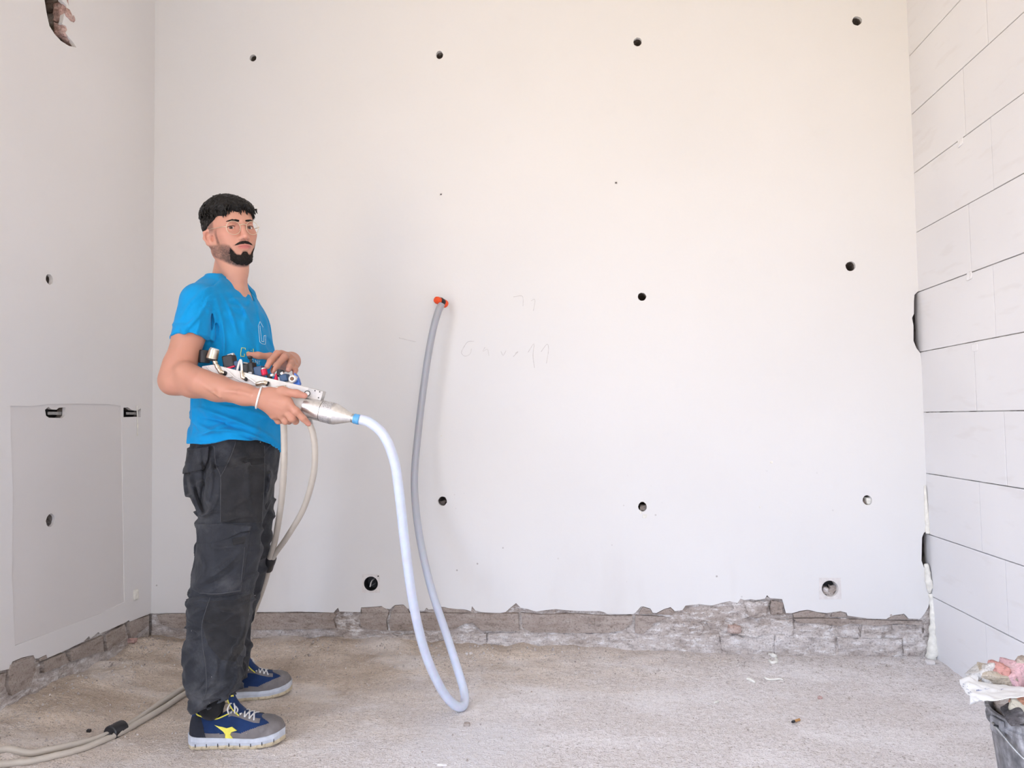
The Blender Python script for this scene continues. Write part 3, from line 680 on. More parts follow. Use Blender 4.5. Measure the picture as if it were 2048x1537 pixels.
bcube('switch_block', 460, 724, 0.020, 23, 27, 0.035, M_DARK, gun, 0.2, 0.004)
bcube('switch_cap', 462, 710, 0.012, 14, 5, 0.012, M_STEEL, gun, 0.25)
bcube('red_strip', 459, 736, 0.006, 26, 3.5, 0.012, M_RED, gun, 0.24)
bcube('valve_body', 477, 735, 0.022, 14, 26, 0.03, M_NAVY, gun, 0.2, 0.003)
# thin pneumatic tubes with push fittings
tube('pneumatic_tube', spline([T(474, 744, 0.0), T(476, 735, 0.0), T(480, 722, -0.006), T(482.5, 724, -0.014), T(484, 745, -0.016)], 8), 0.0036, M_PVC, gun, 10)
lathe('push_fitting', T(483, 742, -0.016), T(485.5, 757, -0.016), [(0, 0.0052), (0.3, 0.0058), (0.35, 0.0050), (0.6, 0.0060), (1, 0.0060)], M_BRASS, gun, 14)
lathe('push_fitting', T(486, 755, -0.016), T(491, 758, -0.016), [(0, 0.0064), (1, 0.0064)], M_BRASS, gun, 14)
lathe('push_fitting', T(490.5, 757.5, -0.016), T(494.5, 760, -0.016), [(0, 0.0066), (0.8, 0.0066), (1, 0.005)], M_DARK, gun, 14)
tube('pneumatic_tube', spline([T(489, 752, -0.014), T(497, 757, -0.016), T(506, 763, -0.016), T(512, 768, -0.016)], 6), 0.0036, M_PVC, gun, 10)
lathe('push_fitting', T(512, 769, -0.017), T(529, 765, -0.017), [(0, 0.0052), (0.15, 0.0066), (0.7, 0.0066), (0.75, 0.0055), (1, 0.0060)], M_BRASS, gun, 16)
lathe('push_fitting', T(528, 765, -0.017), T(536, 769, -0.014), [(0, 0.0070), (0.4, 0.0076), (0.45, 0.0070), (1, 0.0066)], M_BRASS, gun, 16)
lathe('push_fitting', T(533.5, 767.5, -0.0165), T(537, 769.3, -0.014), [(0, 0.0079), (0.8, 0.0079), (1, 0.006)], M_DARK, gun, 16)
tube('pneumatic_tube', spline([T(414, 734, -0.013), T(422, 742, -0.015), T(435, 751, -0.016), T(448, 754, -0.016), T(464, 753.5, -0.016)], 6), 0.0022, M_PVC, gun, 8)
tube('pneumatic_tube', spline([T(445, 735, -0.013), T(458, 745, -0.0165), T(470, 756, -0.0165), T(488, 765, -0.016), T(505, 770, -0.016), T(514, 771, -0.016)], 6), 0.0020, M_PVC, gun, 8)
tube('pneumatic_tube', spline([T(524, 773.5, -0.015), T(535, 776, -0.017), T(545, 777, -0.017), T(553, 776, -0.016)], 6), 0.0040, M_PVC, gun, 10)
lathe('push_fitting', T(553, 776, -0.016), T(572, 773, -0.014), [(0, 0.0046), (0.2, 0.0052), (0.25, 0.004), (1, 0.004)], M_BRASS, gun, 14)
# lever valve, knobs and taps under the left hand
lev = bcube('lever_valve', 500, 738, 0.024, 23, 24, 0.035, M_DARK, gun, 0.2, 0.004)
tube('lever', spline([T(503, 728, 0.016), T(501.5, 722, 0.014), T(500, 716, 0.012)], 4), 0.0040, M_DARK, lev, 10)
lathe('lever_knob', T(500, 718.5, 0.010), T(500, 712.5, 0.012), [(0, 0.004), (0.25, 0.0075), (0.75, 0.0075), (1, 0.003)], M_DARK, lev, 16)
bcube('lever_plate', 492, 726.5, 0.010, 11, 3, 0.01, M_STEEL, lev, -0.2)
lathe('valve_nut', T(497, 747, 0.004), T(505, 747, 0.004), [(0, 0.005), (0.5, 0.0062), (1, 0.005)], M_STEEL, lev, 12)
bcube('valve_body', 520, 744, 0.024, 18, 22, 0.032, M_NAVY, gun, 0.2, 0.003)
lathe('tap_knob', T(527, 739, 0.012), T(530, 751, 0.010), [(0, 0.0070), (0.1, 0.0098), (0.9, 0.0098), (1, 0.008)], M_RED, gun, 18)
lathe('tap_rim', T(526.5, 736.5, 0.012), T(527.3, 740, 0.012), [(0, 0.0075), (1, 0.0085)], M_ALU, gun, 18)
lathe('tap_rim', T(544, 749, 0.004), T(545, 753, 0.004), [(0, 0.0075), (1, 0.0085)], M_ALU, gun, 18)
lathe('tap_stem', T(537, 750, 0.010), T(540, 758, 0.006), [(0, 0.006), (1, 0.008)], M_DARK, gun, 14)
lathe('tap_cone', T(553, 748, 0.010), T(551.5, 762, 0.008), [(0, 0.0032), (0.4, 0.0045), (1, 0.0082)], M_RED, gun, 18)
lathe('tap_stem', T(562, 741, 0.018), T(559, 754, 0.014), [(0, 0.011), (0.9, 0.011), (1, 0.008)], M_DARK, gun, 18)
lathe('tap_rim', T(567, 746, 0.008), T(563, 749, 0.008), [(0, 0.0060), (1, 0.0070)], M_ALU, gun, 18)
bcube('tap_body', 570, 757, 0.016, 17, 16, 0.03, M_NAVY, gun, 0.22, 0.004)
lathe('tap_wheel', T(584, 758, -0.006), T(589, 758.5, 0.018), [(0, 0.0095), (0.1, 0.0125), (0.9, 0.0130), (1, 0.011)], M_ALU, gun, 22)
lathe('wheel_core', T(583.6, 757.9, -0.0075), T(585, 758, -0.002), [(0, 0.0062), (1, 0.0068)], plain('brown_cork', (0.22, 0.12, 0.07), 0.7), gun, 18)
prism('blue_bracket', [T(x, y, 0.010) for x, y in [(588,746),(592,750),(596,758),(599,768),(598,771),(586,768),(590,760)]], (0, 1, 0), 0.016, M_BLUE, gun)
lathe('air_socket', T(566, 826, 0.04), T(567, 842, 0.04), [(0, 0.011), (0.6, 0.0125), (1, 0.0125)], M_STEEL, gun, 16)
lathe('air_socket', T(615, 834, 0.012), T(619, 850, 0.010), [(0, 0.010), (0.6, 0.0118), (1, 0.0118)], M_STEEL, gun, 16)
tube('air_pipe', spline([AX(560), T(562, 818, 0.03), T(566, 828, 0.04)], 4), 0.009, M_STEEL, gun, 12)

# ================================================================ BUCKET OF RUBBLE AND ITS BAG
M_BUCKET = NT('dusty_black_bucket', 0.6, 0, 0.35)
_a = M_BUCKET.noise(12, 5, 0.65); _b = M_BUCKET.noise(60, 4, 0.6, M_BUCKET.map((1, 1, 0.3)))
M_BUCKET.col(M_BUCKET.mix(M_BUCKET.ramp(_a, 0.35, 0.65), (0.10, 0.10, 0.105), M_BUCKET.mix(M_BUCKET.ramp(_b, 0.4, 0.65), (0.22, 0.21, 0.21), (0.50, 0.49, 0.50))))
M_BUCKET.bump(_b, 0.2, 0.001); M_BUCKET = M_BUCKET.m
BZ, BR = 0.33, 0.150
bl_ = atZ(1974, 1404, BZ); vd = bl_[:2] / np.linalg.norm(bl_[:2]); bc = bl_[:2] + np.array([vd[1], -vd[0]]) * BR * 0.99
bucket = empty('bucket', (bc[0], bc[1], 0.0), 'dusty black builder bucket filled with rubble at the right edge', 'bucket')
b0, b1 = np.array([bc[0], bc[1], 0.004]), np.array([bc[0], bc[1], BZ])
lathe('bucket_body', b0, b1, [(0, 0.0), (0, 0.110), (0.02, 0.114), (0.90, 0.146), (0.90, 0.152), (0.93, 0.153), (0.94, 0.147), (0.985, 0.148), (0.985, 0.154), (1.0, 0.154), (1.0, 0.146), (0.06, 0.109), (0.06, 0.0)], M_BUCKET, bucket, 56, caps=False)
th0 = math.atan2(-bc[1], -bc[0])                       # towards the camera
ea = th0 - 0.95
ec = np.array([bc[0] + 0.153 * math.cos(ea), bc[1] + 0.153 * math.sin(ea), BZ - 0.026])
ear = box('handle_ear', ec, (0.012, 0.04, 0.036), M_BUCKET, bucket, 0.004, Matrix.Rotation(ea, 3, 'Z'))
hp = [np.array([bc[0] + 0.162 * math.cos(ea + t), bc[1] + 0.162 * math.sin(ea + t), BZ - 0.02 - dz]) for t, dz in ((-0.02, 0), (0.12, 0.010), (0.5, 0.05), (1.0, 0.09), (1.6, 0.105), (2.2, 0.09), (2.7, 0.05), (3.1, 0.0))]
tube('wire_handle', spline(hp, 8), 0.0030, M_STEEL, bucket, 8)
tube('ear_clip', spline([ec + [-0.014, -0.012, 0.006], ec + [0.0, -0.013, 0.004], ec + [0.014, -0.012, 0.0], ec + [0.0, -0.014, -0.006]], 5), 0.002, M_DARK, bucket, 8)
rubb = [(1992,1360,0.075,0.06,0.05,'tan',(0.50,0.43,0.34)),(2000,1344,0.05,0.05,0.035,'red',(0.55,0.28,0.24)),(2022,1358,0.06,0.06,0.06,'pink',(0.72,0.46,0.48)),(2032,1370,0.05,0.06,0.04,'slate blue',(0.26,0.28,0.42)),
        (1972,1358,0.05,0.05,0.055,'pale grey',(0.62,0.60,0.57)),(2046,1368,0.05,0.06,0.05,'dark',(0.18,0.17,0.19)),(1984,1345,0.035,0.02,0.02,'thin rust red',(0.48,0.24,0.21)),(2062,1352,0.07,0.06,0.06,'tan',(0.50,0.42,0.36)),
        (2028,1418,0.05,0.04,0.03,'dark',(0.12,0.11,0.11)),(2038,1402,0.04,0.04,0.03,'cream',(0.66,0.62,0.50)),(2046,1412,0.03,0.03,0.04,'white',(0.78,0.77,0.76)),(2047,1392,0.05,0.05,0.03,'orange',(0.58,0.30,0.20))]
def_y = bc[1]
rub_names = ['squarish tan brick lump in the middle of the bucket heap','small red brick lump on top of the bucket heap','big pink brick lump on the bucket heap','slate blue rubble lump below the pink brick lump','pale grey mortar lump beside the white bag fold',
             'dark rubble lump at the right edge of the bucket heap','thin rust red sliver sticking up from the bucket heap','tan brick lump at the far side of the bucket heap','dark flake of rubble under the bag, inside the bucket rim','cream flake of rubble inside the bucket rim','white plaster chip inside the bucket rim','orange brick chip between bag and bucket rim']
for (x, y, sx, sy, sz, nm, c), lb in zip(rubb, rub_names):
    low = y > 1388
    p = atY(x, y + (10 if low else 0), def_y - (0.065 if low else -0.005))
    o = rough_brick((0, 0, 0), (sx * (0.8 if low else 1), sy, sz), 0.007, masonry_mat('rubble_' + nm.replace(' ', '_'), tuple(v * 0.85 for v in c), tuple(min(1, v * 1.1) for v in c), 0.2), None, 'rubble_lump', x + y)
    o.data.transform(Matrix.Translation(Vector(p)) @ Matrix.Rotation(math.sin(x) * 0.5, 4, 'Y') @ Matrix.Rotation(x * 1.7, 4, 'Z') @ Matrix.Rotation(math.cos(x) * 0.35, 4, 'X'))
    tag(o, lb, 'rubble', 'rubble lumps in the bucket')
# fill under the heap
fill = rough_brick((bc[0], bc[1], BZ - 0.035), (0.20, 0.20, 0.07), 0.02, M_GRIT, bucket, 'rubble_fill', 55)
# crumpled cement bag draped over the front rim
def bag():
    na, nb = 60, 34
    S, U = np.meshgrid(np.linspace(0, 1, na), np.linspace(0, 1, nb), indexing='ij')
    top = spline([(1917,1356),(1936,1352),(1952,1362),(1985,1367),(2020,1372),(2060,1374),(2110,1372)], 12); bot = spline([(1921,1370),(1934,1388),(1950,1398),(1972,1402),(2010,1398),(2048,1392),(2110,1388)], 12)
    V = np.zeros((na, nb, 3))
    for i in range(na):
        s = S[i, 0] * (len(top) - 1); a = int(min(s, len(top) - 2)); f = s - a
        tp = top[a] * (1 - f) + top[a + 1] * f; bt = bot[a] * (1 - f) + bot[a + 1] * f
        for j in range(nb):
            u = U[i, j]; q = tp * (1 - u) + bt * u
            V[i, j] = atY(q[0], q[1], def_y - 0.02 - 0.135 * u ** 0.8 * sstep(-0.1, 0.35, S[i, 0]) )
    w = fbm(V * np.array([26, 26, 40]), 3, 61) * 0.012 + fbm(V * np.array([70, 70, 70]), 2, 62) * 0.004
    ridge = 1 - np.abs(fbm(V * np.array([18, 18, 60]), 2, 63)) * 2
    V[..., 1] -= w + ridge * 0.005; V[..., 2] += fbm(V * 34, 2, 64) * 0.006
    i, j = np.meshgrid(np.arange(na - 1), np.arange(nb - 1), indexing='ij'); q = (i * nb + j).ravel()
    o = npmesh('cement_bag_sheet', V.reshape(-1, 3), np.stack([q, q + nb, q + nb + 1, q + 1], -1), M_BAG, bagr)
    sm = o.modifiers.new('thickness', 'SOLIDIFY'); sm.thickness = 0.0012
    return V
M_BAG = plain('white_woven_bag', (0.80, 0.81, 0.81), 0.5, var=0.05, scale=30, bump=0.3)
bagr = empty('cement_bag', atY(1950, 1380, def_y - 0.1), 'crumpled white cement bag with blue print draped over the bucket rim', 'bag')
BV = bag()
# its folded-back corner and standing flap
def flap(pts, name):
    bm = bmesh.new(); vs = [bm.verts.new(tuple(p)) for p in pts]; bm.faces.new(vs)
    bmesh.ops.triangulate(bm, faces=bm.faces[:]); bmesh.ops.subdivide_edges(bm, edges=bm.edges[:], cuts=4, use_grid_fill=True)
    for v in bm.verts:
        n = fbm(np.array([v.co[:]]) * 40, 2, 71)[0]; v.co.y += 0.006 * n; v.co.z += 0.003 * n
    o = bm_obj(name, bm, M_BAG, bagr, True); sm = o.modifiers.new('thickness', 'SOLIDIFY'); sm.thickness = 0.0012
flap([atY(1932,1362,def_y), atY(1952,1337,def_y + 0.02), atY(1958,1336,def_y + 0.04), atY(1956,1366,def_y - 0.03), atY(1940,1366,def_y - 0.02)], 'bag_flap')
flap([atY(1941,1388,def_y - 0.06), atY(1938,1410,def_y - 0.03), atY(1952,1405,def_y - 0.05), atY(1969,1398,def_y - 0.08), atY(1955,1385,def_y - 0.09)], 'bag_corner')
M_INK = plain('blue_grey_print', (0.16, 0.19, 0.36), 0.6, bump=0)
bvh_bag = None
def bag_ink(px_strokes, r, name):
    dg = bpy.context.evaluated_depsgraph_get()
    ob = [o for o in COL.objects if o.name.startswith('cement_bag_sheet')][0]
    vv = BV.reshape(-1, 3); na, nb = BV.shape[:2]
    i, j = np.meshgrid(np.arange(na - 1), np.arange(nb - 1), indexing='ij'); q = (i * nb + j).ravel()
    tree = BVHTree.FromPolygons([Vector(v) for v in vv], [tuple(map(int, f)) for f in np.stack([q, q + nb, q + nb + 1, q + 1], -1)])
    for st in px_strokes:
        pts = []
        for x, y in st:
            d = Vector(ray(x, y)).normalized(); h = tree.ray_cast(Vector(CAM), d)
            if h[0] is not None: pts.append(np.array(h[0]) - np.array(d) * 0.0014)
        if len(pts) >= 2: tube(name, pts, r, M_INK, bagr, 5)
ink = [[(1926,1369),(1932,1371),(1940,1370)],[(1925,1373),(1931,1375),(1936,1374)],[(1931,1382),(1934,1379),(1938,1381)],[(1937,1386),(1941,1389)],[(1940,1384),(1944,1387)]]
for k_ in range(11):
    x = 1953 + k_ * 2.9; y = 1384 - k_ * 0.55; ink.append([(x, y), (x + 1.2, y - 3.6)]); ink.append([(x + 0.2, y - 0.4), (x + 2.0, y - 0.9)])
for k_ in range(9):
    x = 1994 + k_ * 2.7; y = 1385 - k_ * 0.85; ink.append([(x, y), (x + 1.0, y - 3.4)]); ink.append([(x, y - 2.8), (x + 2.0, y - 3.4)])
bag_ink(ink, 0.0008, 'print_stroke')

# ================================================================ FOAM IN THE RIGHT CORNER, DEBRIS ON THE FLOOR
def lumpy(name, pts, rad, mat, label=None, cat=None, parent=None, seed=3, amp=0.4, n=14, sub=6):
    p = spline(pts, sub); r = np.interp(np.linspace(0, 1, len(p)), np.linspace(0, 1, len(rad)), rad)
    V, Fc = tube_arrays(p, r, n); V = np.array(V)
    cidx = np.minimum(np.arange(len(V)) // n, len(p) - 1); dirv = V - p[cidx]
    V = V + dirv * (fbm(V * 60, 3, seed) * amp * 1.6)[:, None]
    o = mesh(name, V, Fc, mat, parent, True)
    return tag(o, label, cat) if label else o
fo = lumpy('expanding_foam', [B(1850,972,-0.004), B(1852,1010,-0.004), B(1855,1050,-0.004), B(1856,1068,-0.006)], [0.003, 0.007, 0.008, 0.010], M_FOAM, 'thin upper strip of cream foam in the right corner', 'foam', seed=5)
lumpy('expanding_foam', [B(1852,1128,-0.004), B(1856,1150,-0.010), B(1860,1175,-0.008), B(1859,1186,-0.004)], [0.006, 0.014, 0.012, 0.006], M_FOAM, 'short bulging blob of cream foam below the dark corner gap', 'foam', seed=6)
lumpy('expanding_foam', [B(1862,1188,-0.004), B(1864,1215,-0.008), B(1866,1245,-0.012), B(1865,1275,-0.016), B(1866,1300,-0.02), B(1862,1318,-0.02)], [0.008, 0.010, 0.012, 0.014, 0.021, 0.022], M_FOAM, 'long cream foam bead down to the floor in the right corner', 'foam', seed=7)
def scrap(pts, r, lb, seed, mat=None, cat='foam scrap', name='foam_scrap'):
    P_ = [F(x, y, 0.004) for x, y in pts]; P_ = [p + np.array([0, 0, floor_z(p[0], p[1])]) for p in P_]
    lumpy(name, P_, [r * 0.7, r, r * 0.8], mat or M_FOAM, lb, cat, seed=seed, amp=0.3, n=8)
scrap([(1538,1314),(1546,1317),(1553,1319)], 0.0085, 'upper curl of cream foam on the floor near the rubble-choked socket', 21)
scrap([(1539,1325),(1544,1329),(1553,1327),(1552,1323)], 0.007, 'lower curl of cream foam, just in front of another curl', 22)
scrap([(1494,1360),(1501,1362),(1510,1366)], 0.007, 'short stubby white foam scrap on the bare floor', 23)
scrap([(1528,1355),(1534,1359),(1545,1360),(1558,1359),(1566,1361)], 0.0042, 'thin white wavy foam strip lying on the floor', 24)
scrap([(1429,1407),(1433,1405),(1437,1403)], 0.004, 'tiny white sliver on the middle of the floor', 25)
M_BUTT = plain('cork_tip', (0.50, 0.27, 0.10), 0.7)
cb = empty('cigarette_butt', F(1590, 1443, 0.0), 'brown cigarette butt lying on the pale dusty floor', 'cigarette butt')
pa, pb = F(1584, 1445, 0.007), F(1599, 1440, 0.007)
lathe('filter', pa + (pb - pa) * 0.3, pb, [(0, 0.0042), (1, 0.0042)], M_BUTT, cb, 12); lathe('burnt_end', pa, pa + (pb - pa) * 0.32, [(0, 0.003), (0.3, 0.0045), (1, 0.0043)], M_DARK, cb, 12)
def stone(x, y, s, mat, lb, cat='stone', seed=0):
    p = F(x, y, 0.0); p[2] = floor_z(p[0], p[1]) + s[2] * 0.3
    o = rough_brick(p, s, min(s) * 0.35, mat, None, 'floor_chip', seed); tag(o, lb, cat, 'loose chips on the floor')
stone(263, 1320, (0.045, 0.03, 0.02), M_BRICKPINK, 'pale pink brick chip on the dirt by the left wall', seed=1)
stone(1861, 1333, (0.035, 0.03, 0.014), M_BOXGREY, 'flat white plaster chip at the foot of the right corner foam', seed=2)
stone(178, 1470, (0.016, 0.012, 0.012), M_DARK, 'small black chip beside the taped supply lines', seed=3)
stone(935, 1452, (0.02, 0.018, 0.012), M_MORTAR, 'small grey mortar crumb in front of the hose loop', seed=4)
stone(1640, 1398, (0.016, 0.014, 0.012), M_BRICKPINK, 'little tan pebble on the right of the floor', seed=5)
stone(885, 1532, (0.03, 0.008, 0.006), M_BOXGREY, 'thin pale splinter at the bottom edge of the floor', seed=6)
stone(508, 1438, (0.02, 0.012, 0.006), M_BOXGREY, 'white flake lying between the two shoes', seed=7)
# uncountable grit
def grit(n):
    V = []; Fc = []
    tet = np.array([(1, 0, -0.5), (-0.5, 0.87, -0.5), (-0.5, -0.87, -0.5), (0.1, 0.1, 0.9), (0.7, -0.6, 0.3)])
    fc = [(0, 1, 3), (1, 2, 3), (2, 4, 3), (4, 0, 3), (2, 1, 0), (0, 4, 2)]
    k = 0
    while k < n:
        m_ = rng.random()
        if m_ < 0.40: x, y = rng.uniform(XL + .03, XR - .03), YB - 0.025 - abs(rng.normal(0, 0.13))
        elif m_ < 0.60: x, y = XL + 0.025 + abs(rng.normal(0, 0.16)), rng.uniform(2.0, YB - .03)
        else: x, y = rng.uniform(XL + .03, XR - .03), rng.uniform(1.95, YB - .03)
        s = 0.0016 + 0.0035 * rng.random() ** 3 + (0.006 * rng.random() if m_ < 0.6 and rng.random() < 0.12 else 0)
        R3 = np.array(Matrix.Rotation(rng.uniform(0, 6.28), 3, 'Z')) * s * rng.uniform(0.6, 1.3)
        z = float(floor_z(x, y)) + s * 0.3
        b = len(V)
        V.extend((tet * rng.uniform(0.6, 1.2, (5, 1))) @ R3.T + np.array([x, y, z])); Fc.extend([(a + b, c + b, d + b) for a, c, d in fc]); k += 1
    o = mesh('floor_grit', V, Fc, M_GRIT)
    tag(o, 'fine loose grit and mortar crumbs scattered over the floor', 'grit', None, 'stuff')
grit(4200)

# ================================================================ THE WORKER: implicit-surface modelling tools
class Field:
    def __init__(s): s.pr = []; s.post = None
    def add(s, fn, c, R, k=0.01, op='u'): s.pr.append((fn, np.asarray(c, float), R, k, op)); return s
    def cap(s, a, b, ra, rb=None, k=0.01, op='u'):
        a = np.asarray(a, np.float32); b = np.asarray(b, np.float32); rb = ra if rb is None else rb; ab = b - a; L2 = float(ab @ ab) + 1e-12
        def fn(p):
            t = np.clip(((p - a) @ ab) / L2, 0, 1)
            return np.linalg.norm(p - a - t[:, None] * ab, axis=1) - (ra + (rb - ra) * t)
        return s.add(fn, (a + b) / 2, math.sqrt(L2) / 2 + max(ra, rb), k, op)
    def chain(s, pts, rad, k=0.01):
        for i in range(len(pts) - 1): s.cap(pts[i], pts[i + 1], rad[i], rad[i + 1], k)
        return s
    def ell(s, c, r, rot=None, k=0.01, op='u'):
        c = np.asarray(c, np.float32); r = np.asarray(r, np.float32); M = np.eye(3, dtype=np.float32) if rot is None else np.asarray(rot, np.float32)   # columns: axes
        def fn(p):
            q = (p - c) @ M; k0 = np.linalg.norm(q / r, axis=1); k1 = np.linalg.norm(q / (r * r), axis=1) + 1e-9
            return k0 * (k0 - 1) / k1
        return s.add(fn, c, float(r.max()), k, op)
    def section(s, rows, k=0.01, cap0=True, cap1=True, pw=2.0):
        """rows: (centre xyz, half-width a, half-depth b) stacked in z"""
        rows = sorted(rows, key=lambda r: r[0][2]); Z = np.array([r[0][2] for r in rows]); X = np.array([r[0][0] for r in rows]); Y = np.array([r[0][1] for r in rows])
        A = np.array([r[1] for r in rows]); Bq = np.array([r[2] for r in rows])
        zz = np.linspace(Z[0], Z[-1], 90)
        def sm(v):
            w = np.interp(zz, Z, v); kk = np.ones(7) / 7; return np.convolve(np.pad(w, 3, 'edge'), kk, 'valid')
        X2, Y2, A2, B2 = sm(X), sm(Y), sm(A), sm(Bq)
        def fn(p):
            z = p[:, 2]; cx, cy, a, b = (np.interp(z, zz, v) for v in (X2, Y2, A2, B2))
            q = (np.abs((p[:, 0] - cx) / a) ** pw + np.abs((p[:, 1] - cy) / b) ** pw) ** (1 / pw)
            d = (q - 1) * np.minimum(a, b)
            return np.maximum(d, np.maximum(Z[0] - z, z - Z[-1]))
        c = np.array([X.mean(), Y.mean(), (Z[0] + Z[-1]) / 2]); R = (Z[-1] - Z[0]) / 2 + max(A.max(), Bq.max()) + np.ptp(X) / 2 + np.ptp(Y) / 2
        return s.add(fn, c, R, k)
    def __call__(s, p, c=None, R=None):
        p = np.asarray(p, np.float32); d = np.full(len(p), 0.25, np.float32)
        for fn, pc, pR, k, op in s.pr:
            if c is not None and np.linalg.norm(pc - c) - pR > R + 0.04: continue
            v = fn(p)
            if op == 'u':
                if k > 0: h = np.maximum(k - np.abs(d - v), 0) / k; d = np.minimum(d, v) - h * h * k * 0.25
                else: d = np.minimum(d, v)
            else:
                v = -v; h = np.maximum(k - np.abs(d - v), 0) / max(k, 1e-6); d = np.maximum(d, v) + h * h * k * 0.25
        if s.post: d = s.post(p, d)
        return d

def polygonize(field, lo, hi, h, Bn=16, margin=0.012):
    lo = np.asarray(lo, float); hi = np.asarray(hi, float)
    nb = np.ceil((hi - lo) / (h * Bn)).astype(int); N = nb * Bn + 2
    bi = np.stack(np.meshgrid(*[np.arange(n) for n in nb], indexing='ij'), -1).reshape(-1, 3)
    cen = lo + (bi + 0.5) * Bn * h; half = Bn * h * math.sqrt(3) / 2
    dc = field(cen); act = bi[np.abs(dc) < half * 1.05 + margin]
    g = np.stack(np.meshgrid(*[np.arange(Bn + 1)] * 3, indexing='ij'), -1).reshape(-1, 3)
    ids, pos, quads = [], [], []
    cell_id = lambda c: (c[:, 0] * N[1] + c[:, 1]) * N[2] + c[:, 2]
    corners = np.array([(i, j, k) for i in (0, 1) for j in (0, 1) for k in (0, 1)])
    edges = [(a, b) for a in range(8) for b in range(a + 1, 8) if np.abs(corners[a] - corners[b]).sum() == 1]
    for b in act:
        base = b * Bn; p = (lo + (base + g) * h).astype(np.float32)
        v = field(p, lo + (b + 0.5) * Bn * h, half).reshape(Bn + 1, Bn + 1, Bn + 1)
        ins = v < 0
        if ins.all() or not ins.any(): continue
        cv = np.stack([v[i:Bn + i, j:Bn + j, k:Bn + k] for i, j, k in corners], -1); ci = cv < 0
        mk = ci.any(-1) & ~ci.all(-1); idx = np.argwhere(mk)
        if len(idx):
            w = cv[mk]; acc = np.zeros((len(idx), 3)); cnt = np.zeros(len(idx))
            for a, c in edges:
                va, vc = w[:, a], w[:, c]; x = (va < 0) != (vc < 0)
                t = np.where(x, va / np.where(x, va - vc, 1), 0)
                acc += np.where(x[:, None], corners[a] + t[:, None] * (corners[c] - corners[a]), 0); cnt += x
            pos.append(lo + (base + idx + acc / cnt[:, None]) * h); ids.append(cell_id(base + idx + 1))
        for ax in range(3):
            sl0 = [slice(0, Bn)] * 3; sl1 = [slice(0, Bn)] * 3; sl1[ax] = slice(1, Bn + 1)
            i0, i1 = ins[tuple(sl0)], ins[tuple(sl1)]; e = np.argwhere(i0 != i1)
            if not len(e): continue
            u, w_ = (ax + 1) % 3, (ax + 2) % 3
            du = np.zeros(3, int); du[u] = 1; dw = np.zeros(3, int); dw[w_] = 1
            E = base + e + 1
            q = np.stack([cell_id(E - du - dw), cell_id(E - dw), cell_id(E), cell_id(E - du)], -1)
            fl = ~i0[tuple(e.T)]
            q[fl] = q[fl][:, ::-1]; quads.append(q)
    if not ids: return np.zeros((0, 3)), np.zeros((0, 4), int)
    ids = np.concatenate(ids); pos = np.concatenate(pos); quads = np.concatenate(quads)
    o = np.argsort(ids); ids = ids[o]; pos = pos[o]
    j = np.searchsorted(ids, quads); j = np.clip(j, 0, len(ids) - 1); ok = (ids[j] == quads).all(1)
    return pos, j[ok]
def biggest(v, q):
    """keep the largest connected piece"""
    if not len(q): return v, q
    lab = np.arange(len(v))
    while True:
        m_ = lab[q].min(1); new = lab.copy()
        np.minimum.at(new, q.ravel(), np.repeat(m_, q.shape[1])); new = new[new]
        if (new == lab).all(): break
        lab = new
    fl = lab[q[:, 0]]; u, c = np.unique(fl, return_counts=True); q = q[fl == u[c.argmax()]]
    used = np.unique(q); rm = np.full(len(v), -1); rm[used] = np.arange(len(used)); return v[used], rm[q]
def rot_axes(f, l, u): return np.stack([f, l, u], 1)

# ---------------------------------------------------------------- materials of the worker
def skin_mat():
    t = NT('skin', 0.5, 0, 0.35)
    c = t.attr('tint'); n = t.noise(55, 5, 0.6); n2 = t.noise(14, 3)
    c = t.mix(t.math('MULTIPLY', t.ramp(n2, 0.4, 0.7), 0.22), c, (0.56, 0.24, 0.19))
    t.col(c); t.b.inputs['Subsurface Weight'].default_value = 0.12; t.b.inputs['Subsurface Radius'].default_value = (1, 0.35, 0.2); t.b.inputs['Subsurface Scale'].default_value = 0.006
    t.bump(n, 0.12, 0.001); return t.m
def cloth_mat(name, c, weave=900, var=0.1, rough=0.9, dust=None, wr=0.35):
    t = NT(name, rough, 0, 0.2)
    n = t.noise(weave, 2); m_ = t.noise(16, 4); k = t.mix(t.ramp(m_, 0.3, 0.7), tuple(x * (1 - var) for x in c), tuple(min(1, x * (1 + var)) for x in c))
    if dust:
        k = t.mix(t.math('MULTIPLY', t.ramp(t.noise(9, 6, 0.7), 0.50, 0.72), 0.5), k, dust)
        v = t.voro(42); k = t.mix(t.math('MULTIPLY', t.ramp(v, 0.04, 0.09, (1, 1, 1), (0, 0, 0)), t.ramp(t.noise(6, 2), 0.58, 0.64)), k, (0.5, 0.48, 0.46))
    t.col(k); b1 = t.bump(t.noise(28, 4, 0.6), wr, 0.006); t.bump(n, 0.25, 0.0006, b1); t.b.inputs['Sheen Weight'].default_value = 0.08
    return t.m
M_SKIN = skin_mat()
M_SHIRT = cloth_mat('blue_cotton', (0.003, 0.27, 0.60), var=0.06, wr=0.3)
M_TROUSER = cloth_mat('charcoal_work_cloth', (0.031, 0.033, 0.039), var=0.25, dust=(0.12, 0.12, 0.125), wr=0.6)
M_TROUSER_PANEL = cloth_mat('black_work_cloth', (0.026, 0.026, 0.028), var=0.3, dust=(0.075, 0.07, 0.066), wr=0.5)
M_SEAM = cloth_mat('grey_seam', (0.075, 0.076, 0.082), wr=0.1)
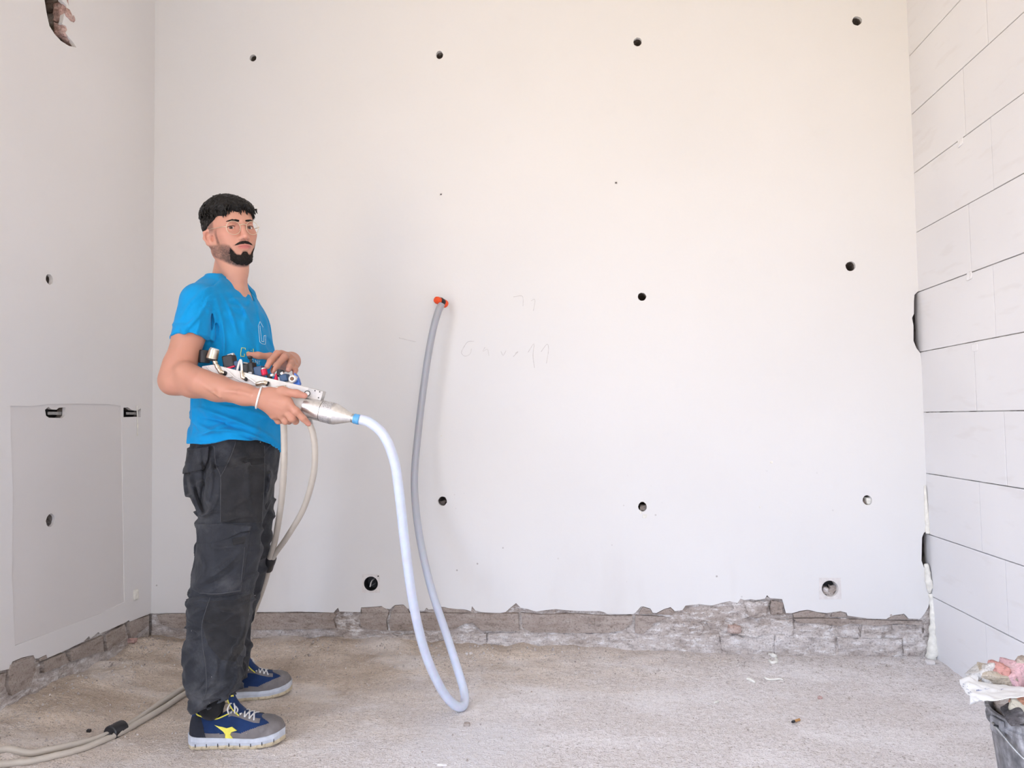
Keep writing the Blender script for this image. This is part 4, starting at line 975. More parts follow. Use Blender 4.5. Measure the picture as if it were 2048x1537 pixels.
M_HAIR = NT('black_hair', 0.42, 0, 0.5); _h = M_HAIR.noise(260, 3, 0.6, M_HAIR.map((1, 1, 0.35))); M_HAIR.col(M_HAIR.mix(M_HAIR.ramp(_h, 0.4, 0.7), (0.004, 0.0035, 0.0035), (0.014, 0.012, 0.011))); M_HAIR.b.inputs['Specular IOR Level'].default_value = 0.25; M_HAIR.bump(_h, 0.5, 0.002); M_HAIR = M_HAIR.m
M_BEARD = NT('dark_beard', 0.7, 0, 0.2); _h = M_BEARD.noise(420, 3, 0.7); M_BEARD.col(M_BEARD.mix(M_BEARD.ramp(_h, 0.4, 0.65), (0.006, 0.005, 0.0045), (0.030, 0.023, 0.020))); M_BEARD.bump(_h, 0.6, 0.002); M_BEARD = M_BEARD.m
M_EYEW = plain('eye_white', (0.74, 0.70, 0.67), 0.2, var=0.03, bump=0)
M_IRIS = plain('brown_iris', (0.035, 0.018, 0.010), 0.15, bump=0)
M_NAIL = plain('finger_nail', (0.66, 0.42, 0.36), 0.35, var=0.05, bump=0)
M_GOLD = plain('pale_gold_wire', (0.74, 0.64, 0.48), 0.3, 0.8, bump=0)
M_LENS = bpy.data.materials.new('clear_lens'); M_LENS.use_nodes = True
_n, _l = M_LENS.node_tree.nodes, M_LENS.node_tree.links; _n.remove(_n['Principled BSDF'])
_mx = _n.new('ShaderNodeMixShader'); _tr = _n.new('ShaderNodeBsdfTransparent'); _gl = _n.new('ShaderNodeBsdfGlossy'); _fr = _n.new('ShaderNodeFresnel')
_gl.inputs['Roughness'].default_value = 0.02; _fr.inputs['IOR'].default_value = 1.15
_l.new(_fr.outputs[0], _mx.inputs[0]); _l.new(_tr.outputs[0], _mx.inputs[1]); _l.new(_gl.outputs[0], _mx.inputs[2]); _l.new(_mx.outputs[0], _n['Material Output'].inputs[0])

man = empty('person', (-1.16, 2.52, 0), 'person in blue t-shirt, charcoal work trousers and round glasses holding an injection gun', 'person')

# ---------------------------------------------------------------- head frame
HC = P(458.5, 457.5, 2.475)                       # centre of the head
yaw = math.radians(-39); pit = math.radians(-4.5); rol = math.radians(9)
hf = np.array([math.cos(yaw) * math.cos(pit), math.sin(yaw) * math.cos(pit), math.sin(pit)])
hl = np.array([-math.sin(yaw), math.cos(yaw), 0.0]); hu = np.cross(hf, hl)
hl, hu = hl * math.cos(rol) + hu * math.sin(rol), hu * math.cos(rol) - hl * math.sin(rol)
HM = rot_axes(hf, hl, hu)
def Hd(f, l, u): return HC + f * hf + l * hl + u * hu
def hloc(p): return (p - HC) @ HM
def hell(F_, c, r, k=0.01, op='u', rotf=None):
    F_.ell(Hd(*c), r, HM if rotf is None else HM @ rotf, k, op)

def head_into(F_, ears=True):
    hell(F_, (-0.014, 0, 0.016), (0.094, 0.069, 0.084), 0.02)
    hell(F_, (0.030, 0, -0.026), (0.064, 0.059, 0.084), 0.03)          # face mass
    hell(F_, (0.050, 0, 0.034), (0.045, 0.054, 0.042), 0.03)           # forehead
    for s in (-1, 1):
        F_.cap(Hd(0.066, 0.015 * s, -0.108), Hd(0.004, 0.050 * s, -0.074), 0.015, 0.015, 0.03)   # jaw
        F_.cap(Hd(0.004, 0.050 * s, -0.074), Hd(-0.002, 0.056 * s, -0.02), 0.014, 0.012, 0.03)
        hell(F_, (0.060, 0.042 * s, -0.026), (0.023, 0.021, 0.016), 0.025)   # cheekbone
        hell(F_, (0.060, 0.026 * s, -0.056), (0.026, 0.024, 0.03), 0.03)
    hell(F_, (0.070, 0, -0.105), (0.024, 0.023, 0.019), 0.02)          # chin
    hell(F_, (0.074, 0, -0.068), (0.025, 0.028, 0.022), 0.02)          # mouth mound
    F_.cap(Hd(0.083, -0.030, 0.0150), Hd(0.083, 0.030, 0.0150), 0.011, 0.011, 0.018)   # brow
    for s in (-1, 1): hell(F_, (0.104, 0.0325 * s, -0.005), (0.020, 0.0185, 0.0125), 0.012, 's')   # eye sockets
    F_.cap(Hd(0.088, 0, 0.010), Hd(0.106, 0, -0.033), 0.0072, 0.0100, 0.012)   # nose
    hell(F_, (0.1085, 0, -0.0385), (0.0115, 0.0105, 0.0095), 0.008)
    for s in (-1, 1):
        hell(F_, (0.098, 0.0125 * s, -0.0425), (0.010, 0.0075, 0.0075), 0.006)
        hell(F_, (0.106, 0.0065 * s, -0.0490), (0.006, 0.0042, 0.0038), 0.003, 's')
    # lips
    F_.chain([Hd(0.085, -0.024, -0.0705), Hd(0.0945, -0.009, -0.0665), Hd(0.0945, 0.009, -0.0665), Hd(0.085, 0.024, -0.0705)], [0.0032, 0.0054, 0.0054, 0.0032], 0.006)
    F_.chain([Hd(0.085, -0.022, -0.0725), Hd(0.094, -0.008, -0.0755), Hd(0.094, 0.008, -0.0755), Hd(0.085, 0.022, -0.0725)], [0.0032, 0.0060, 0.0060, 0.0032], 0.006)
    F_.chain([Hd(0.090, -0.026, -0.0710), Hd(0.1020, -0.008, -0.0708), Hd(0.1020, 0.008, -0.0708), Hd(0.090, 0.026, -0.0710)], [0.0010, 0.0014, 0.0014, 0.0010], 0); F_.pr[-3:] = [(a, b, c, 0.003, 's') for a, b, c, d, e_ in F_.pr[-3:]]
    # eyelids around the slit
    for s in (-1, 1):
        F_.chain([Hd(0.075, 0.0165 * s, -0.0065), Hd(0.0872, 0.025 * s, 0.0000), Hd(0.0885, 0.033 * s, 0.0012), Hd(0.085, 0.041 * s, -0.0002), Hd(0.075, 0.048 * s, -0.0055)], [0.003, 0.0030, 0.0032, 0.0030, 0.003], 0.003)
        F_.chain([Hd(0.075, 0.0175 * s, -0.0080), Hd(0.0850, 0.025 * s, -0.0125), Hd(0.0860, 0.033 * s, -0.0134), Hd(0.082, 0.041 * s, -0.0118), Hd(0.074, 0.048 * s, -0.0075)], [0.003, 0.0027, 0.0027, 0.0027, 0.003], 0.003)
    if ears:
        df, dl, du = 0.016, -0.012, -0.0215
        for s in (-1, 1):
            rim = [(-0.004, 0.070, -0.016), (-0.005, 0.078, 0.005), (-0.013, 0.089, 0.014), (-0.022, 0.099, 0.007), (-0.024, 0.100, -0.012), (-0.018, 0.093, -0.030), (-0.010, 0.083, -0.042), (-0.003, 0.073, -0.038)]
            F_.chain([Hd(a + df, (b + dl) * s, c + du) for a, b, c in rim], [0.0045, 0.0040, 0.0042, 0.0042, 0.0042, 0.0045, 0.0060, 0.0045], 0.006)
            er = np.array([[0.55, -0.83 * s, 0], [0.83 * s, 0.55, 0], [0, 0, 1.0]]); hell(F_, (-0.014 + df, (0.083 + dl) * s, -0.012 + du), (0.0045, 0.017, 0.024), 0.008, 'u', er)
            F_.chain([Hd(-0.006 + df, (0.084 + dl) * s, 0.004 + du), Hd(-0.013 + df, (0.091 + dl) * s, -0.006 + du), Hd(-0.011 + df, (0.086 + dl) * s, -0.024 + du)], [0.0028, 0.0030, 0.0030], 0.004)
            hell(F_, (-0.003 + df, (0.081 + dl) * s, -0.014 + du), (0.006, 0.006, 0.010), 0.004, 's')
            hell(F_, (-0.001 + df, (0.071 + dl) * s, -0.014 + du), (0.005, 0.006, 0.007), 0.005)
HEAD = Field(); head_into(HEAD)
HEADN = Field(); head_into(HEADN, False)

# ---------------------------------------------------------------- body
SHR, ELR, WRR = P(398, 603, 2.335), P(350, 757, 2.255), P(524, 798, 2.195)
SHL, ELL_, WRL = P(476, 597, 2.665), P(508, 745, 2.70), P(582, 723, 2.47)
BODY = Field(); head_into(BODY)
NB, NT_ = P(456, 568, 2.525), P(464, 500, 2.50)
BODY.cap(NB, NT_, 0.057, 0.048, 0.02)
BODY.cap(P(468, 590, 2.50), P(474, 520, 2.475), 0.044, 0.034, 0.03)                 # throat
BODY.cap(P(475, 540, 2.47), P(474, 546, 2.47), 0.0375, 0.0375, 0.01)               # larynx
BODY.cap(P(441, 512, 2.455), P(478, 578, 2.46), 0.014, 0.016, 0.03)                   # neck muscle
def row(y, xl, xr, Yc, b): return (P((xl + xr) / 2, y, Yc), (xr - xl) / 2 * Yc / FPX, b)
torso_rows = [row(568, 420, 484, 2.505, .075), row(590, 404, 502, 2.505, .130), row(612, 398, 514, 2.505, .155), row(650, 394, 530, 2.505, .165), row(690, 396, 537, 2.505, .160), row(740, 396, 542, 2.51, .150),
              row(800, 393, 546, 2.515, .143), row(850, 388, 553, 2.52, .148), row(900, 384, 556, 2.53, .158), row(960, 384, 548, 2.54, .160)]
BODY.section(torso_rows, 0.02)
BODY.cap(NB - [0, 0, 0.03], SHR - [0, 0, 0.01], 0.036, 0.042, 0.02); BODY.cap(NB - [0, 0, 0.03], SHL - [0, 0, 0.01], 0.036, 0.042, 0.02)
mid = lambda a, b, t: a + (b - a) * t
def arm(S, E, W, ru, re, rf, rw, bulge, k=0.02):
    BODY.chain([S, mid(S, E, 0.45), mid(S, E, 0.85), E], [ru, ru * 0.98, re * 1.02, re], k)
    BODY.chain([E, mid(E, W, 0.22), mid(E, W, 0.5), mid(E, W, 0.8), W], [re, rf, rf * 0.86, rw * 1.15, rw], k)
arm(SHR, ELR, WRR, 0.046, 0.044, 0.0445, 0.0265, None)
BODY.cap(mid(SHR, ELR, 0.4) + np.array([0.012, -0.004, 0]), mid(SHR, ELR, 0.78) + np.array([0.018, -0.004, 0]), 0.039, 0.034, 0.02)   # biceps
BODY.cap(P(343, 768, 2.258), P(352, 766, 2.25), 0.031, 0.033, 0.025)           # elbow point
BODY.chain([P(370, 745, 2.225), P(404, 765, 2.206), P(455, 782, 2.195)], [0.033, 0.034, 0.025], 0.02)      # brachioradialis
BODY.chain([P(400, 762, 2.180), P(428, 784, 2.170), P(440, 794, 2.178)], [0.0022, 0.0022, 0.0010], 0.012)          # vein
BODY.chain([P(452, 782, 2.174), P(478, 785, 2.172), P(500, 790, 2.174)], [0.0010, 0.0018, 0.0010], 0.012)
arm(SHL, ELL_, WRL, 0.046, 0.043, 0.042, 0.026, None)
# right hand on the barrel
def finger(pts, rad, k=0.006): BODY.chain(pts, rad, k)
rw = WRR
RI = [P(574, 806, 2.196), P(592, 823, 2.197), P(606, 837, 2.207), P(617, 848, 2.220)]
RM = [P(567, 818, 2.199), P(584, 837, 2.205), P(591, 843, 2.232), P(591, 838, 2.266)]
RR = [P(558, 827, 2.206), P(571, 842, 2.218), P(578, 843, 2.248), P(580, 836, 2.278)]
RP = [P(547, 831, 2.215), P(557, 842, 2.234), P(563, 842, 2.260), P(566, 834, 2.284)]
RT = [P(540, 789, 2.198), P(565, 782, 2.206), P(593, 788, 2.214), P(609, 792, 2.220)]
for q, r0 in ((RI, 0.0112), (RM, 0.0112), (RR, 0.0106), (RP, 0.0095)):
    BODY.cap(rw + np.array([0.004, 0.002, 0]), q[0], 0.020, r0 * 1.28, 0.018)
    finger(q, [r0 * 1.1, r0 * 0.98, r0 * 0.88, r0 * 0.74])
    BODY.cap(q[1], q[1] + np.array([0, -0.0015, 0]), r0 * 1.04, r0 * 1.04, 0.005)
BODY.cap(rw + np.array([0.002, 0, 0.004]), RT[0], 0.021, 0.0175, 0.018); finger(RT, [0.0170, 0.0125, 0.0112, 0.0092], 0.010)
BODY.cap(RT[0], RI[0], 0.012, 0.011, 0.02)
for q in (RI, RM, RR): BODY.cap(mid(rw, q[0], 0.45) + np.array([0, -0.0145, 0]), q[0] + np.array([0, -0.010, 0.001]), 0.0026, 0.0030, 0.008)   # tendons
# left hand over the valves
LI = [P(562, 709, 2.385), P(554, 708, 2.338), P(541, 723, 2.306), P(534.5, 733.5, 2.292)]
LM = [P(575, 714, 2.385), P(568.5, 715, 2.333), P(554, 732, 2.298), P(544.5, 743, 2.278)]
LR = [P(585, 722, 2.39), P(582.5, 726, 2.343), P(579.5, 734, 2.313), P(576.5, 740.5, 2.295)]
LP_ = [P(590, 730, 2.395), P(590, 735, 2.352), P(590.5, 741, 2.328), P(589.5, 747, 2.312)]
LT = [P(571, 724, 2.43), P(541, 714, 2.392), P(516, 711.5, 2.360), P(498, 709.5, 2.342)]
for q, r0 in ((LI, 0.0108), (LM, 0.0110), (LR, 0.0102), (LP_, 0.0090)):
    BODY.cap(WRL, q[0], 0.021, r0 * 1.25, 0.018); finger(q, [r0 * 1.12, r0 * 1.02, r0 * 0.92, r0 * 0.80])
BODY.cap(WRL, LT[0], 0.022, 0.0165, 0.018); finger(LT, [0.0165, 0.0115, 0.0100, 0.0085], 0.012)
# legs under the trousers
HPR, KNR, ANR = P(460, 945, 2.455), P(440, 1185, 2.385), P(424, 1420, 2.352)
HPL, KNL, ANL = P(492, 940, 2.63), P(478, 1170, 2.69), P(462, 1370, 2.705)
for a, b, c in ((HPR, KNR, ANR), (HPL, KNL, ANL)):
    BODY.chain([a, mid(a, b, .5), b, mid(b, c, .35), c], [0.085, 0.072, 0.052, 0.052, 0.034], 0.03)
# feet inside the shoes (heel and toe points of the shoes as they stand on the floor)
NEAR_H, NEAR_T = atZ(365, 1497, 0.012)[:2] + np.array([0.0, 0.045]), atZ(559, 1488, 0.012)[:2] + np.array([0.0, 0.045])
FAR_T = atZ(579, 1378, 0.02)[:2] + np.array([0.0, 0.02]); _a = math.radians(24); FAR_H = FAR_T - np.array([math.cos(_a), math.sin(_a)]) * 0.285
for A_, H_, T_ in ((ANR, NEAR_H, NEAR_T), (ANL, FAR_H, FAR_T)):
    q = lambda s, z: np.array([*(H_ + (T_ - H_) * s), z])
    BODY.chain([A_, q(0.22, 0.085), q(0.40, 0.066), q(0.75, 0.056)], [0.034, 0.030, 0.026, 0.022], 0.015)
class Under:
    def __init__(s, f): s.f = f
    def __call__(s, p, c=None, R=None): return s.f(p, c, R) + 0.024          # kept clear of the clothes
def bbox(pts, m_): pts = np.array(pts); return pts.min(0) - m_, pts.max(0) + m_
parts = []
zc = NB[2] - 0.035
lo, hi = bbox([Hd(0, 0, 0.10), HC], 0.125); lo[2] = zc - 0.09; parts.append(polygonize(BODY, lo, hi, 0.0018))
lo, hi = bbox([mid(SHR, ELR, 0.35), ELR, WRR, RI[3], RM[2], RP[3]], 0.062); parts.append(polygonize(BODY, lo, hi, 0.0020))
lo, hi = bbox([LT[3], LT[0], LP_[3], LI[0], WRL], 0.03); parts.append(polygonize(BODY, lo, hi, 0.0017))
lo_b = np.array([-1.55, 2.1, 0.01]); hi_b = np.array([-0.80, 2.95, zc + 0.01]); coarse = polygonize(Under(BODY), lo_b, hi_b, 0.006)
# the coarse rest lies under the clothes: leave out what the fine pieces cover
V_, Q_ = coarse; cen = V_[Q_].mean(1); keep = np.ones(len(Q_), bool)
lo, hi = bbox([mid(SHR, ELR, 0.35), ELR, WRR, RI[3], RM[2], RP[3]], 0.055); keep &= ~((cen > lo) & (cen < hi)).all(1) | (cen[:, 1] > 2.345)
keep &= ~((cen[:, 0] > LT[3][0] - 0.02) & (cen[:, 1] < 2.49) & (cen[:, 2] > WRL[2] - 0.08) & (cen[:, 2] < WRL[2] + 0.06) & (cen[:, 0] > -1.12))
keep &= ~((cen[:, 2] > zc - 0.07) & (np.linalg.norm(cen[:, :2] - HC[:2], axis=1) < 0.13))
# right arm piece must not carry slices of the torso
Va, Qa = parts[1]; ca = Va[Qa].mean(1)
def seg_d(p, a, b):
    ab = b - a; t = np.clip(((p - a) @ ab) / (ab @ ab), 0, 1); return np.linalg.norm(p - a - t[:, None] * ab, axis=1)
parts[1] = (Va, Qa[(np.minimum(seg_d(ca, SHR, ELR), seg_d(ca, ELR, WRR)) < 0.085) | (ca[:, 0] > WRR[0])])
Va, Qa = parts[2]; ca = Va[Qa].mean(1)
parts[2] = (Va, Qa[(ca[:, 0] > -1.125) & ((ca[:, 1] < 2.50))])
parts.append((V_, Q_[keep]))
VV, QQ, off = [], [], 0
for v, q in parts:
    used = np.unique(q); rm = np.full(len(v), -1); rm[used] = np.arange(len(used)); VV.append(v[used]); QQ.append(rm[q] + off); off += len(used)
VB = np.concatenate(VV); QB = np.concatenate(QQ)
body = npmesh('body', VB, QB, M_SKIN, man)
# tint: skin, lips, shaved temples, stubble
lc = hloc(VB); f_, l_, u_ = lc.T
tint = np.tile(np.array([0.60, 0.315, 0.225]), (len(VB), 1))
headm = (u_ > -0.14) & (np.linalg.norm(lc, axis=1) < 0.19)
tint = tint * np.where(VB[:, 2] < HC[2] - 0.25, 0.86, 1.0)[:, None] * np.where(VB[:, 2:3] < HC[2] - 0.25, np.array([[1.0, 0.95, 0.92]]), 1.0)
def blend(mask, col): 
    global tint
    tint = tint * (1 - mask[:, None]) + np.array(col) * mask[:, None]
nf = fbm(VB * 420, 2, 31) * 0.7 + fbm(VB * 70, 1, 32) * 0.3
face = headm & (f_ > -0.02)
blend(np.where(face, 1, 0) * 0.35 * np.exp(-((u_ + 0.025) / 0.03) ** 2), (0.66, 0.29, 0.23))           # ruddy cheeks and nose
def beard_mask(f, l, u):
    a = np.abs(l)
    line = np.interp(a, [0, 0.008, 0.014, 0.026, 0.036, 0.045, 0.060], [-0.085, -0.087, -0.0965, -0.0945, -0.080, -0.066, -0.058])      # upper edge on chin and cheek
    jaw = -0.094 - 0.56 * f
    low = sstep(line + 0.005, line - 0.006, u) * sstep(-0.008, 0.008, f) * sstep(jaw - 0.006, jaw + 0.006, u)
    side = sstep(0.046, 0.038, f) * sstep(0.022, 0.030, f) * sstep(0.0, -0.02, u) * sstep(0.040, 0.048, a) * sstep(jaw - 0.006, jaw + 0.006, u)
    return np.clip(np.maximum(low, side * 0.8), 0, 1)
def tache_mask(f, l, u):
    a = np.abs(l); c = -0.0565 - 0.16 * np.clip(a - 0.004, 0, 0.012) - 0.42 * np.clip(a - 0.016, 0, 1)
    return np.exp(-(((u - c) / np.interp(a, [0, 0.003, 0.012, 0.032], [0.0046, 0.0060, 0.0054, 0.0026])) ** 4)) * np.exp(-((l / 0.0335) ** 8)) * (f > 0.05)
bm_ = beard_mask(f_, l_, u_) * headm
chin_ = sstep(-0.01, 0.045, f_) * sstep(0.060, 0.034, np.abs(l_)); blend(np.clip(bm_ * (0.66 + 0.30 * chin_ + 0.45 * nf), 0, 0.97), (0.050, 0.039, 0.036)); blend(np.clip(tache_mask(f_, l_, u_) * headm, 0, 1) * 0.8, (0.04, 0.03, 0.028))
lipm = np.exp(-(((u_ + 0.0710) / 0.0080) ** 4)) * np.exp(-((l_ / 0.0225) ** 4)) * (f_ > 0.082) * headm
blend(np.clip(lipm, 0, 1) * 0.9, (0.52, 0.155, 0.15))
fade = headm * sstep(0.030, 0.016, f_) * sstep(-0.030, -0.005, u_ + 0.0 * f_) * (np.abs(l_) > 0.045) * (u_ > -0.04) * (np.abs(l_) < 0.0775)
blend(np.clip(fade, 0, 1) * 0.75, (0.09, 0.072, 0.064))
nape = headm * sstep(-0.055, -0.075, f_) * sstep(-0.085, -0.06, u_)
blend(np.clip(nape, 0, 1) * 0.85, (0.04, 0.032, 0.03))
for q in (RI, RM, RR, RP, LI, LM, LR, LP_, LT, RT):
    d = np.linalg.norm(VB - q[3], axis=1); blend(np.exp(-(d / 0.012) ** 2) * 0.5, (0.66, 0.28, 0.24))
at = body.data.color_attributes.new('tint', 'FLOAT_COLOR', 'POINT')
at.data.foreach_set('color', np.concatenate([tint, np.ones((len(VB), 1))], 1).astype(np.float32).ravel())

# ---------------------------------------------------------------- eyes, brows, beard, hair
tocam = CAM - HC; tocam /= np.linalg.norm(tocam)
for s in (-1, 1):
    c = Hd(0.0748, 0.0325 * s, -0.0062)
    bm = bmesh.new(); bmesh.ops.create_uvsphere(bm, u_segments=24, v_segments=16, radius=0.0123, matrix=Matrix.Translation(Vector(c)))
    eye = bm_obj('eye', bm, M_EYEW, man, True)
    g = CAM - c; g /= np.linalg.norm(g); g = g * 0.55 + hf * 0.45; g /= np.linalg.norm(g)
    lathe('iris', c + g * 0.0104, c + g * 0.01265, [(0, 0.0061), (0.7, 0.0056), (1, 0.0032)], M_IRIS, eye, 20)
    tube('eyelash', spline([Hd(0.0775, 0.0170 * s, -0.0062), Hd(0.0905, 0.025 * s, -0.0016), Hd(0.0920, 0.033 * s, -0.0008), Hd(0.0885, 0.041 * s, -0.0018), Hd(0.0775, 0.0485 * s, -0.0060)], 5), 0.0010, M_HAIR, man, 6)
class Grown:
    """the head surface raised by a local thickness"""
    def __init__(s, base, thick, reach=0.04): s.base, s.thick, s.reach = base, thick, reach
    def __call__(s, p, c=None, R=None):
        d = s.base(p, c, R); m_ = np.abs(d) < s.reach; d = d + 0.003
        if m_.any(): d[m_] = d[m_] - 0.003 - s.thick(p[m_])
        return d
def grow(base, thick, lo, hi, h): return polygonize(Grown(base, thick), lo, hi, h, margin=0.018)
lo, hi = bbox([Hd(0.10, 0, -0.13), Hd(-0.03, 0.07, -0.01), Hd(-0.03, -0.07, -0.01), Hd(0.11, 0, -0.02)], 0.02)
def th_beard(p):
    f, l, u = hloc(p).T; n = fbm(p * 300, 2, 41); n2 = fbm(p * 110, 2, 44)
    a = np.abs(l); chin = sstep(0.0, 0.050, f) * sstep(0.054, 0.032, a)
    b = beard_mask(f, l, u)
    return -0.009 + b * (0.0062 + 0.0066 * chin) + n * 0.0020 * b + n2 * 0.0018 * b
def th_tache(p):
    f, l, u = hloc(p).T; n = fbm(p * 300, 2, 41); n2 = fbm(p * 110, 2, 44); m_ = tache_mask(f, l, u)
    return -0.004 + m_ * 0.0068 + (n * 0.0018 + n2 * 0.0010) * m_
bv, bq = biggest(*grow(HEADN, th_beard, lo, hi, 0.0015))
lo, hi = bbox([Hd(0.115, 0.04, -0.06), Hd(0.115, -0.04, -0.06), Hd(0.06, 0.04, -0.07), Hd(0.06, -0.04, -0.07)], 0.012)
mv, mq = biggest(*grow(HEADN, th_tache, lo, hi, 0.0015)); npmesh('moustache', mv, mq, M_BEARD, man)
npmesh('beard', bv, bq, M_BEARD, man)
def th_brow(p):
    f, l, u = hloc(p).T; n = fbm(p * 420, 2, 47); a = np.abs(l)
    c = 0.0150 + 0.12 * np.clip(a - 0.012, 0, 0.022) - 0.25 * np.clip(a - 0.034, 0, 1)
    w = 0.0050 - 0.0026 * sstep(0.024, 0.050, a)
    return -0.003 + 0.0050 * np.exp(-(((u - c) / w) ** 2)) * sstep(0.006, 0.014, a) * sstep(0.054, 0.044, a) * (f > 0.04) + n * 0.0014
lo, hi = bbox([Hd(0.10, 0.05, 0.015), Hd(0.10, -0.05, 0.015), Hd(0.05, 0.055, 0.015), Hd(0.05, -0.055, 0.015)], 0.018)
ev, eq = grow(HEADN, th_brow, lo, hi, 0.0014)
npmesh('eyebrows', ev, eq, M_HAIR, man)
def hair_line(f, l):
    """height above which hair grows"""
    a = np.abs(l)
    front = 0.043 + 0.004 * np.sin(l * 140) - 0.010 * sstep(0.030, 0.055, a)
    side = 0.006 + 0.40 * np.clip(f, -0.03, 0.07)
    t = sstep(0.060, 0.030, f); h = front * (1 - t) + side * t
    t2 = sstep(-0.025, -0.050, f); return h * (1 - t2) - 0.050 * t2
def th_hair(p):
    w = hloc(p); f, l, u = w.T
    warp = fbm(w * 38, 2, 51)[:, None] * 0.02
    n = 1 - 2 * np.abs(fbm((w + warp) * np.array([75, 75, 60]), 2, 52)); n2 = vnoise(w * 190, 53)
    top = sstep(0.02, 0.075, u); bk = sstep(-0.03, -0.085, f)
    t = 0.002 + 0.0125 * top + 0.004 * bk * sstep(-0.04, 0.03, u)
    e = u - hair_line(f, l); edge = sstep(-0.002, 0.010, e); thin = sstep(0.0, 0.030, e)
    return -0.006 + edge * (0.0075 + t * thin) + (n * 0.0050 * (0.35 + 0.65 * thin) + n2 * 0.0014) * edge
lo, hi = bbox([Hd(0.12, 0.09, 0.15), Hd(0.12, -0.09, 0.15), Hd(-0.13, 0.09, -0.07), Hd(-0.13, -0.09, -0.07), Hd(0.12, 0.09, 0.03), Hd(-0.13, 0, 0.15)], 0.02)
hv, hq = grow(HEADN, th_hair, lo, hi, 0.0021)
hair = npmesh('hair', hv, hq, M_HAIR, man)
# wavy locks over the cap and the fringe
tree = BVHTree.FromPolygons([Vector(v) for v in hv], [tuple(map(int, q)) for q in hq])
VL, FL = [], []
rl = np.random.default_rng(5)
def lock(start, direc, length, r, curl, n=7, k=6):
    """start on the hair surface in head coordinates; grows along direc, sagging"""
    p = np.array(start); d = np.array(direc, float); d /= np.linalg.norm(d); pts = [p]
    side = np.cross(d, [0, 0, 1.0]); side /= np.linalg.norm(side) + 1e-9
    ph = rl.uniform(0, 6.28)
    for i in range(n):
        d = d + np.array([0, 0, -0.16]) + side * curl * math.sin(ph + i * 1.1); d /= np.linalg.norm(d); p = p + d * length / n; pts.append(p)
    W = [Hd(*q) for q in pts]; rr = r * np.sin(np.linspace(0.35, math.pi * 0.985, len(W)))
    V, Fq = tube_arrays(np.array(W), rr, k); b = len(VL); VL.extend(V); FL.extend([tuple(x + b for x in q) for q in Fq])
for i in range(760):
    th = rl.uniform(0, 2 * math.pi); ph = rl.uniform(0.02, 1.0) ** 0.8 * 1.5
    dirl = np.array([math.sin(ph) * math.cos(th), math.sin(ph) * math.sin(th), math.cos(ph)])
    o = Hd(-0.01, 0, 0.03); dw = HM @ dirl
    hit = tree.ray_cast(Vector(o + dw * 0.3), Vector(-dw))
    if hit[0] is None: continue
    q = hloc(np.array(hit[0])[None])[0]
    if q[2] < hair_line(q[0], q[1]) + 0.020 or (q[0] < -0.02 and q[2] < 0.045) or q[0] > 0.068: continue
    n_ = HM.T @ np.array(hit[1]); n_ = n_ * 0.5 + dirl * 0.5; n_ /= np.linalg.norm(n_)
    fwd = np.array([0.7, dirl[1] * 0.9 + rl.normal(0, 0.4), rl.normal(0, 0.3)])
    if q[0] < -0.04: fwd = np.array([-0.4, dirl[1], -0.7 + rl.normal(0, 0.3)])
    tg = fwd - n_ * (fwd @ n_) * 1.0 + n_ * 0.10
    lock(q - n_ * 0.0035, tg, rl.uniform(0.016, 0.030), rl.uniform(0.0020, 0.0034), rl.uniform(0.3, 0.7))
for i in range(90):
    l0 = rl.uniform(-0.056, 0.062); u0 = 0.058 - 0.012 * sstep(0.03, 0.06, abs(l0))
    dirl = np.array([0.085 + 0.01, l0, u0 - 0.03 + rl.uniform(-0.006, 0.012)]); dirl /= np.linalg.norm(dirl); o = Hd(-0.01, 0, 0.03); dw = HM @ dirl
    hit = tree.ray_cast(Vector(o + dw * 0.3), Vector(-dw))
    if hit[0] is None: continue
    q = hloc(np.array(hit[0])[None])[0]
    lock(q - np.array([0.003, 0, 0]), (0.22, l0 * 5 + rl.normal(0, 0.4), -0.75), rl.uniform(0.016, 0.027), rl.uniform(0.0018, 0.0030), rl.uniform(0.3, 0.7))
tag(mesh('hair_locks', VL, FL, M_HAIR, hair, True), kind='stuff')

# ---------------------------------------------------------------- glasses
gl = empty('eyeglasses', Hd(0.1, 0, 0), 'round thin gold wire eyeglasses with clear lenses worn on the face', 'eyeglasses')
GF, GU = 0.100, -0.0085
for s in (-1, 1):
    cc = np.array([GF, 0.0335 * s, GU]); tilt = 0.10 * s
    ringp = [Hd(cc[0] - abs(math.cos(a)) * 0 - 0.0232 * math.cos(a) * s * 0.16 * 1.0, cc[1] + 0.0232 * math.cos(a), cc[2] + 0.0226 * math.sin(a)) for a in np.linspace(0, 2 * math.pi, 41)]
    tube('rim', ringp, 0.0009, M_GOLD, gl, 8, False)
    lv = [Hd(cc[0] + 0.001, cc[1], cc[2])] + ringp[:-1]
    mesh('lens', lv, [(0, 1 + k, 1 + (k + 1) % 40) for k in range(40)], M_LENS, gl, True)
    ex = Hd(GF - 0.004, 0.0335 * s + 0.0232 * s, GU + 0.004)
    tube('temple_arm', spline([ex, Hd(GF - 0.010, 0.064 * s, GU + 0.004), Hd(0.050, 0.0705 * s, GU + 0.004), Hd(0.016, 0.0745 * s, GU + 0.004), Hd(-0.004, 0.0760 * s, GU + 0.004), Hd(-0.024, 0.0745 * s, GU - 0.016)], 6), 0.0011, M_GOLD, gl, 8)
    tube('nose_pad', [Hd(GF - 0.002, 0.0115 * s, GU - 0.003), Hd(GF - 0.006, 0.0115 * s, GU - 0.008), Hd(GF - 0.005, 0.0125 * s, GU - 0.016)], 0.0010, M_GOLD, gl, 6)
